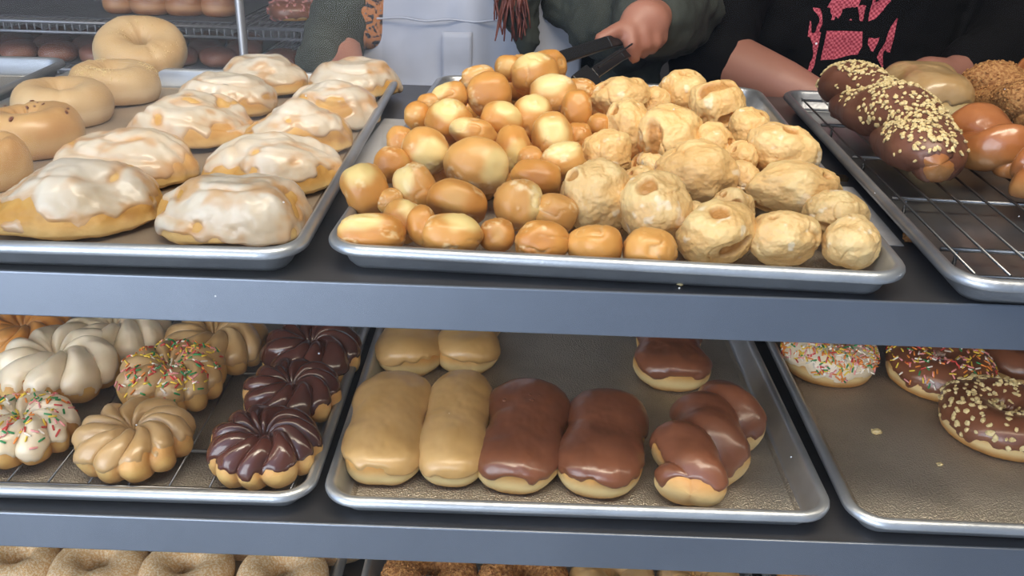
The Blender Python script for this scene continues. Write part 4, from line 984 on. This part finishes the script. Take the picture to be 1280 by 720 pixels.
# black top with a printed patch of pink and white brush strokes
bt = bpy.data.materials.new('black_floral_cloth'); bt.use_nodes = True; nt = bt.node_tree; N = nt.nodes; L = nt.links; pb = N['Principled BSDF']; pb.inputs['Roughness'].default_value = .9; pb.inputs['Specular IOR Level'].default_value = .15
tc = N.new('ShaderNodeTexCoord')
mp = N.new('ShaderNodeMapping'); mp.inputs['Rotation'].default_value = (0, -.7, 0); mp.inputs['Scale'].default_value = (1, 1, .5); L.new(tc.outputs['Object'], mp.inputs['Vector'])
n1 = N.new('ShaderNodeTexVoronoi'); n1.feature = 'DISTANCE_TO_EDGE'; n1.inputs['Scale'].default_value = 24; n1.inputs['Randomness'].default_value = 1; L.new(mp.outputs[0], n1.inputs['Vector'])
n2 = N.new('ShaderNodeTexNoise'); n2.inputs['Scale'].default_value = 34; n2.inputs['Detail'].default_value = 2; L.new(mp.outputs[0], n2.inputs['Vector'])
def mth(op, a, b=None):
    n = N.new('ShaderNodeMath'); n.operation = op
    for i, x in enumerate((a, b)):
        if x is None: continue
        if isinstance(x, (int, float)): n.inputs[i].default_value = x
        else: L.new(x, n.inputs[i])
    return n.outputs[0]
stroke = mth('MULTIPLY', mth('GREATER_THAN', n1.outputs['Distance'], .10), mth('GREATER_THAN', n2.outputs[0], .44))
ctr = A3(1072, 45, 1.50)
sx = N.new('ShaderNodeSeparateXYZ'); L.new(tc.outputs['Object'], sx.inputs[0])
dx = mth('ABSOLUTE', mth('SUBTRACT', sx.outputs[0], float(ctr[0]))); dz = mth('ABSOLUTE', mth('SUBTRACT', sx.outputs[2], float(ctr[2])+.06))
reg = mth('MULTIPLY', mth('LESS_THAN', dx, .068), mth('LESS_THAN', dz, .20))
wave = N.new('ShaderNodeTexChecker'); wave.inputs['Scale'].default_value = 260; wave.inputs[1].default_value = lin('d06874'); wave.inputs[2].default_value = lin('9a3a4a'); L.new(tc.outputs['Object'], wave.inputs['Vector'])
n3 = N.new('ShaderNodeTexVoronoi'); n3.inputs['Scale'].default_value = 24; L.new(mp.outputs[0], n3.inputs['Vector'])
sep = N.new('ShaderNodeSeparateColor'); L.new(n3.outputs['Color'], sep.inputs[0])
mw = N.new('ShaderNodeMix'); mw.data_type = 'RGBA'; L.new(mth('GREATER_THAN', sep.outputs[0], .72), mw.inputs[0]); L.new(wave.outputs[0], mw.inputs[6]); mw.inputs[7].default_value = lin('c8c8cc')
mb = N.new('ShaderNodeMix'); mb.data_type = 'RGBA'; L.new(mth('MULTIPLY', stroke, reg), mb.inputs[0]); mb.inputs[6].default_value = lin('0c0b0d'); L.new(mw.outputs[2], mb.inputs[7]); L.new(mb.outputs[2], pb.inputs['Base Color'])
top = flesh('top', [
    [((X2, 1.65, .80), (.225, .135, .08)), ((X2, 1.65, 1.10), (.215, .13, .10)), ((X2, 1.65, 1.32), (.21, .132, .10)), ((X2, 1.65, 1.43), (.19, .10, .05))],
    [(sR, .082), (eR, .063), (A3(897, 77, 1.47), .060)],
    [(sL, .078), (A3(1285, 10, 1.55), .08), (eL, .074), (A3(1215, 84, 1.44), .052)],
    [(A3(930, -10, 1.62), .08), (A3(960, 30, 1.62), .09)]], .0065, bt, p2, 8, [(.016, .06), (.006, .02)])
off(top, p2)
cap = D*np.array([.09, .108, .102])+np.array([X2, 1.645, 1.685])
h2 = off(mk('hair', cap, keep, mat('dark_hair', '221a18', rough=.5), p2), p2)

# ------------------------------------------------------------------ light
def area(name, loc, target, sx, sy, power, col):
    l = bpy.data.lights.new(name, 'AREA'); l.shape = 'RECTANGLE'; l.size = sx; l.size_y = sy; l.energy = power; l.color = col
    o = bpy.data.objects.new(name, l); COL.objects.link(o); o.location = loc
    o.rotation_euler = (Vector(target)-Vector(loc)).to_track_quat('-Z', 'Y').to_euler(); return o
area('storefront_daylight', (-1.9, -2.1, 1.35), (-.1, .9, .95), 3.0, 2.4, 105, (.92, .96, 1.0))
area('ceiling_lamp', (.2, .15, 2.72), (.1, .75, 1.0), 1.6, .5, 40, (1.0, .88, .70))
W_ = bpy.data.worlds.new('sky'); SC.world = W_; W_.use_nodes = True; nt = W_.node_tree; bg = nt.nodes['Background']
tc = nt.nodes.new('ShaderNodeTexCoord'); sx_ = nt.nodes.new('ShaderNodeSeparateXYZ'); nt.links.new(tc.outputs['Generated'], sx_.inputs[0])
mr = nt.nodes.new('ShaderNodeMapRange'); mr.inputs[1].default_value = -.5; mr.inputs[2].default_value = .6; nt.links.new(sx_.outputs[0], mr.inputs[0])
mxc = nt.nodes.new('ShaderNodeMix'); mxc.data_type = 'RGBA'; nt.links.new(mr.outputs[0], mxc.inputs[0]); mxc.inputs[6].default_value = (.62, .92, 1.45, 1); mxc.inputs[7].default_value = (.17, .165, .16, 1)
nt.links.new(mxc.outputs[2], bg.inputs[0]); bg.inputs[1].default_value = 1.0

# ------------------------------------------------------------------ camera
cd = bpy.data.cameras.new('camera'); cam = bpy.data.objects.new('camera', cd); COL.objects.link(cam)
cd.sensor_width = 36; cd.lens = 36*FPX/1280; cd.clip_start = .02
cam.matrix_world = Matrix(((CR[0], CU[0], -CW[0], 0), (CR[1], CU[1], -CW[1], 0), (CR[2], CU[2], -CW[2], H0), (0, 0, 0, 1)))
SC.camera = cam
SC.view_settings.view_transform = 'Standard'; SC.view_settings.look = 'None'; SC.view_settings.gamma = 1; SC.view_settings.exposure = 0
SC.view_settings.use_curve_mapping = False
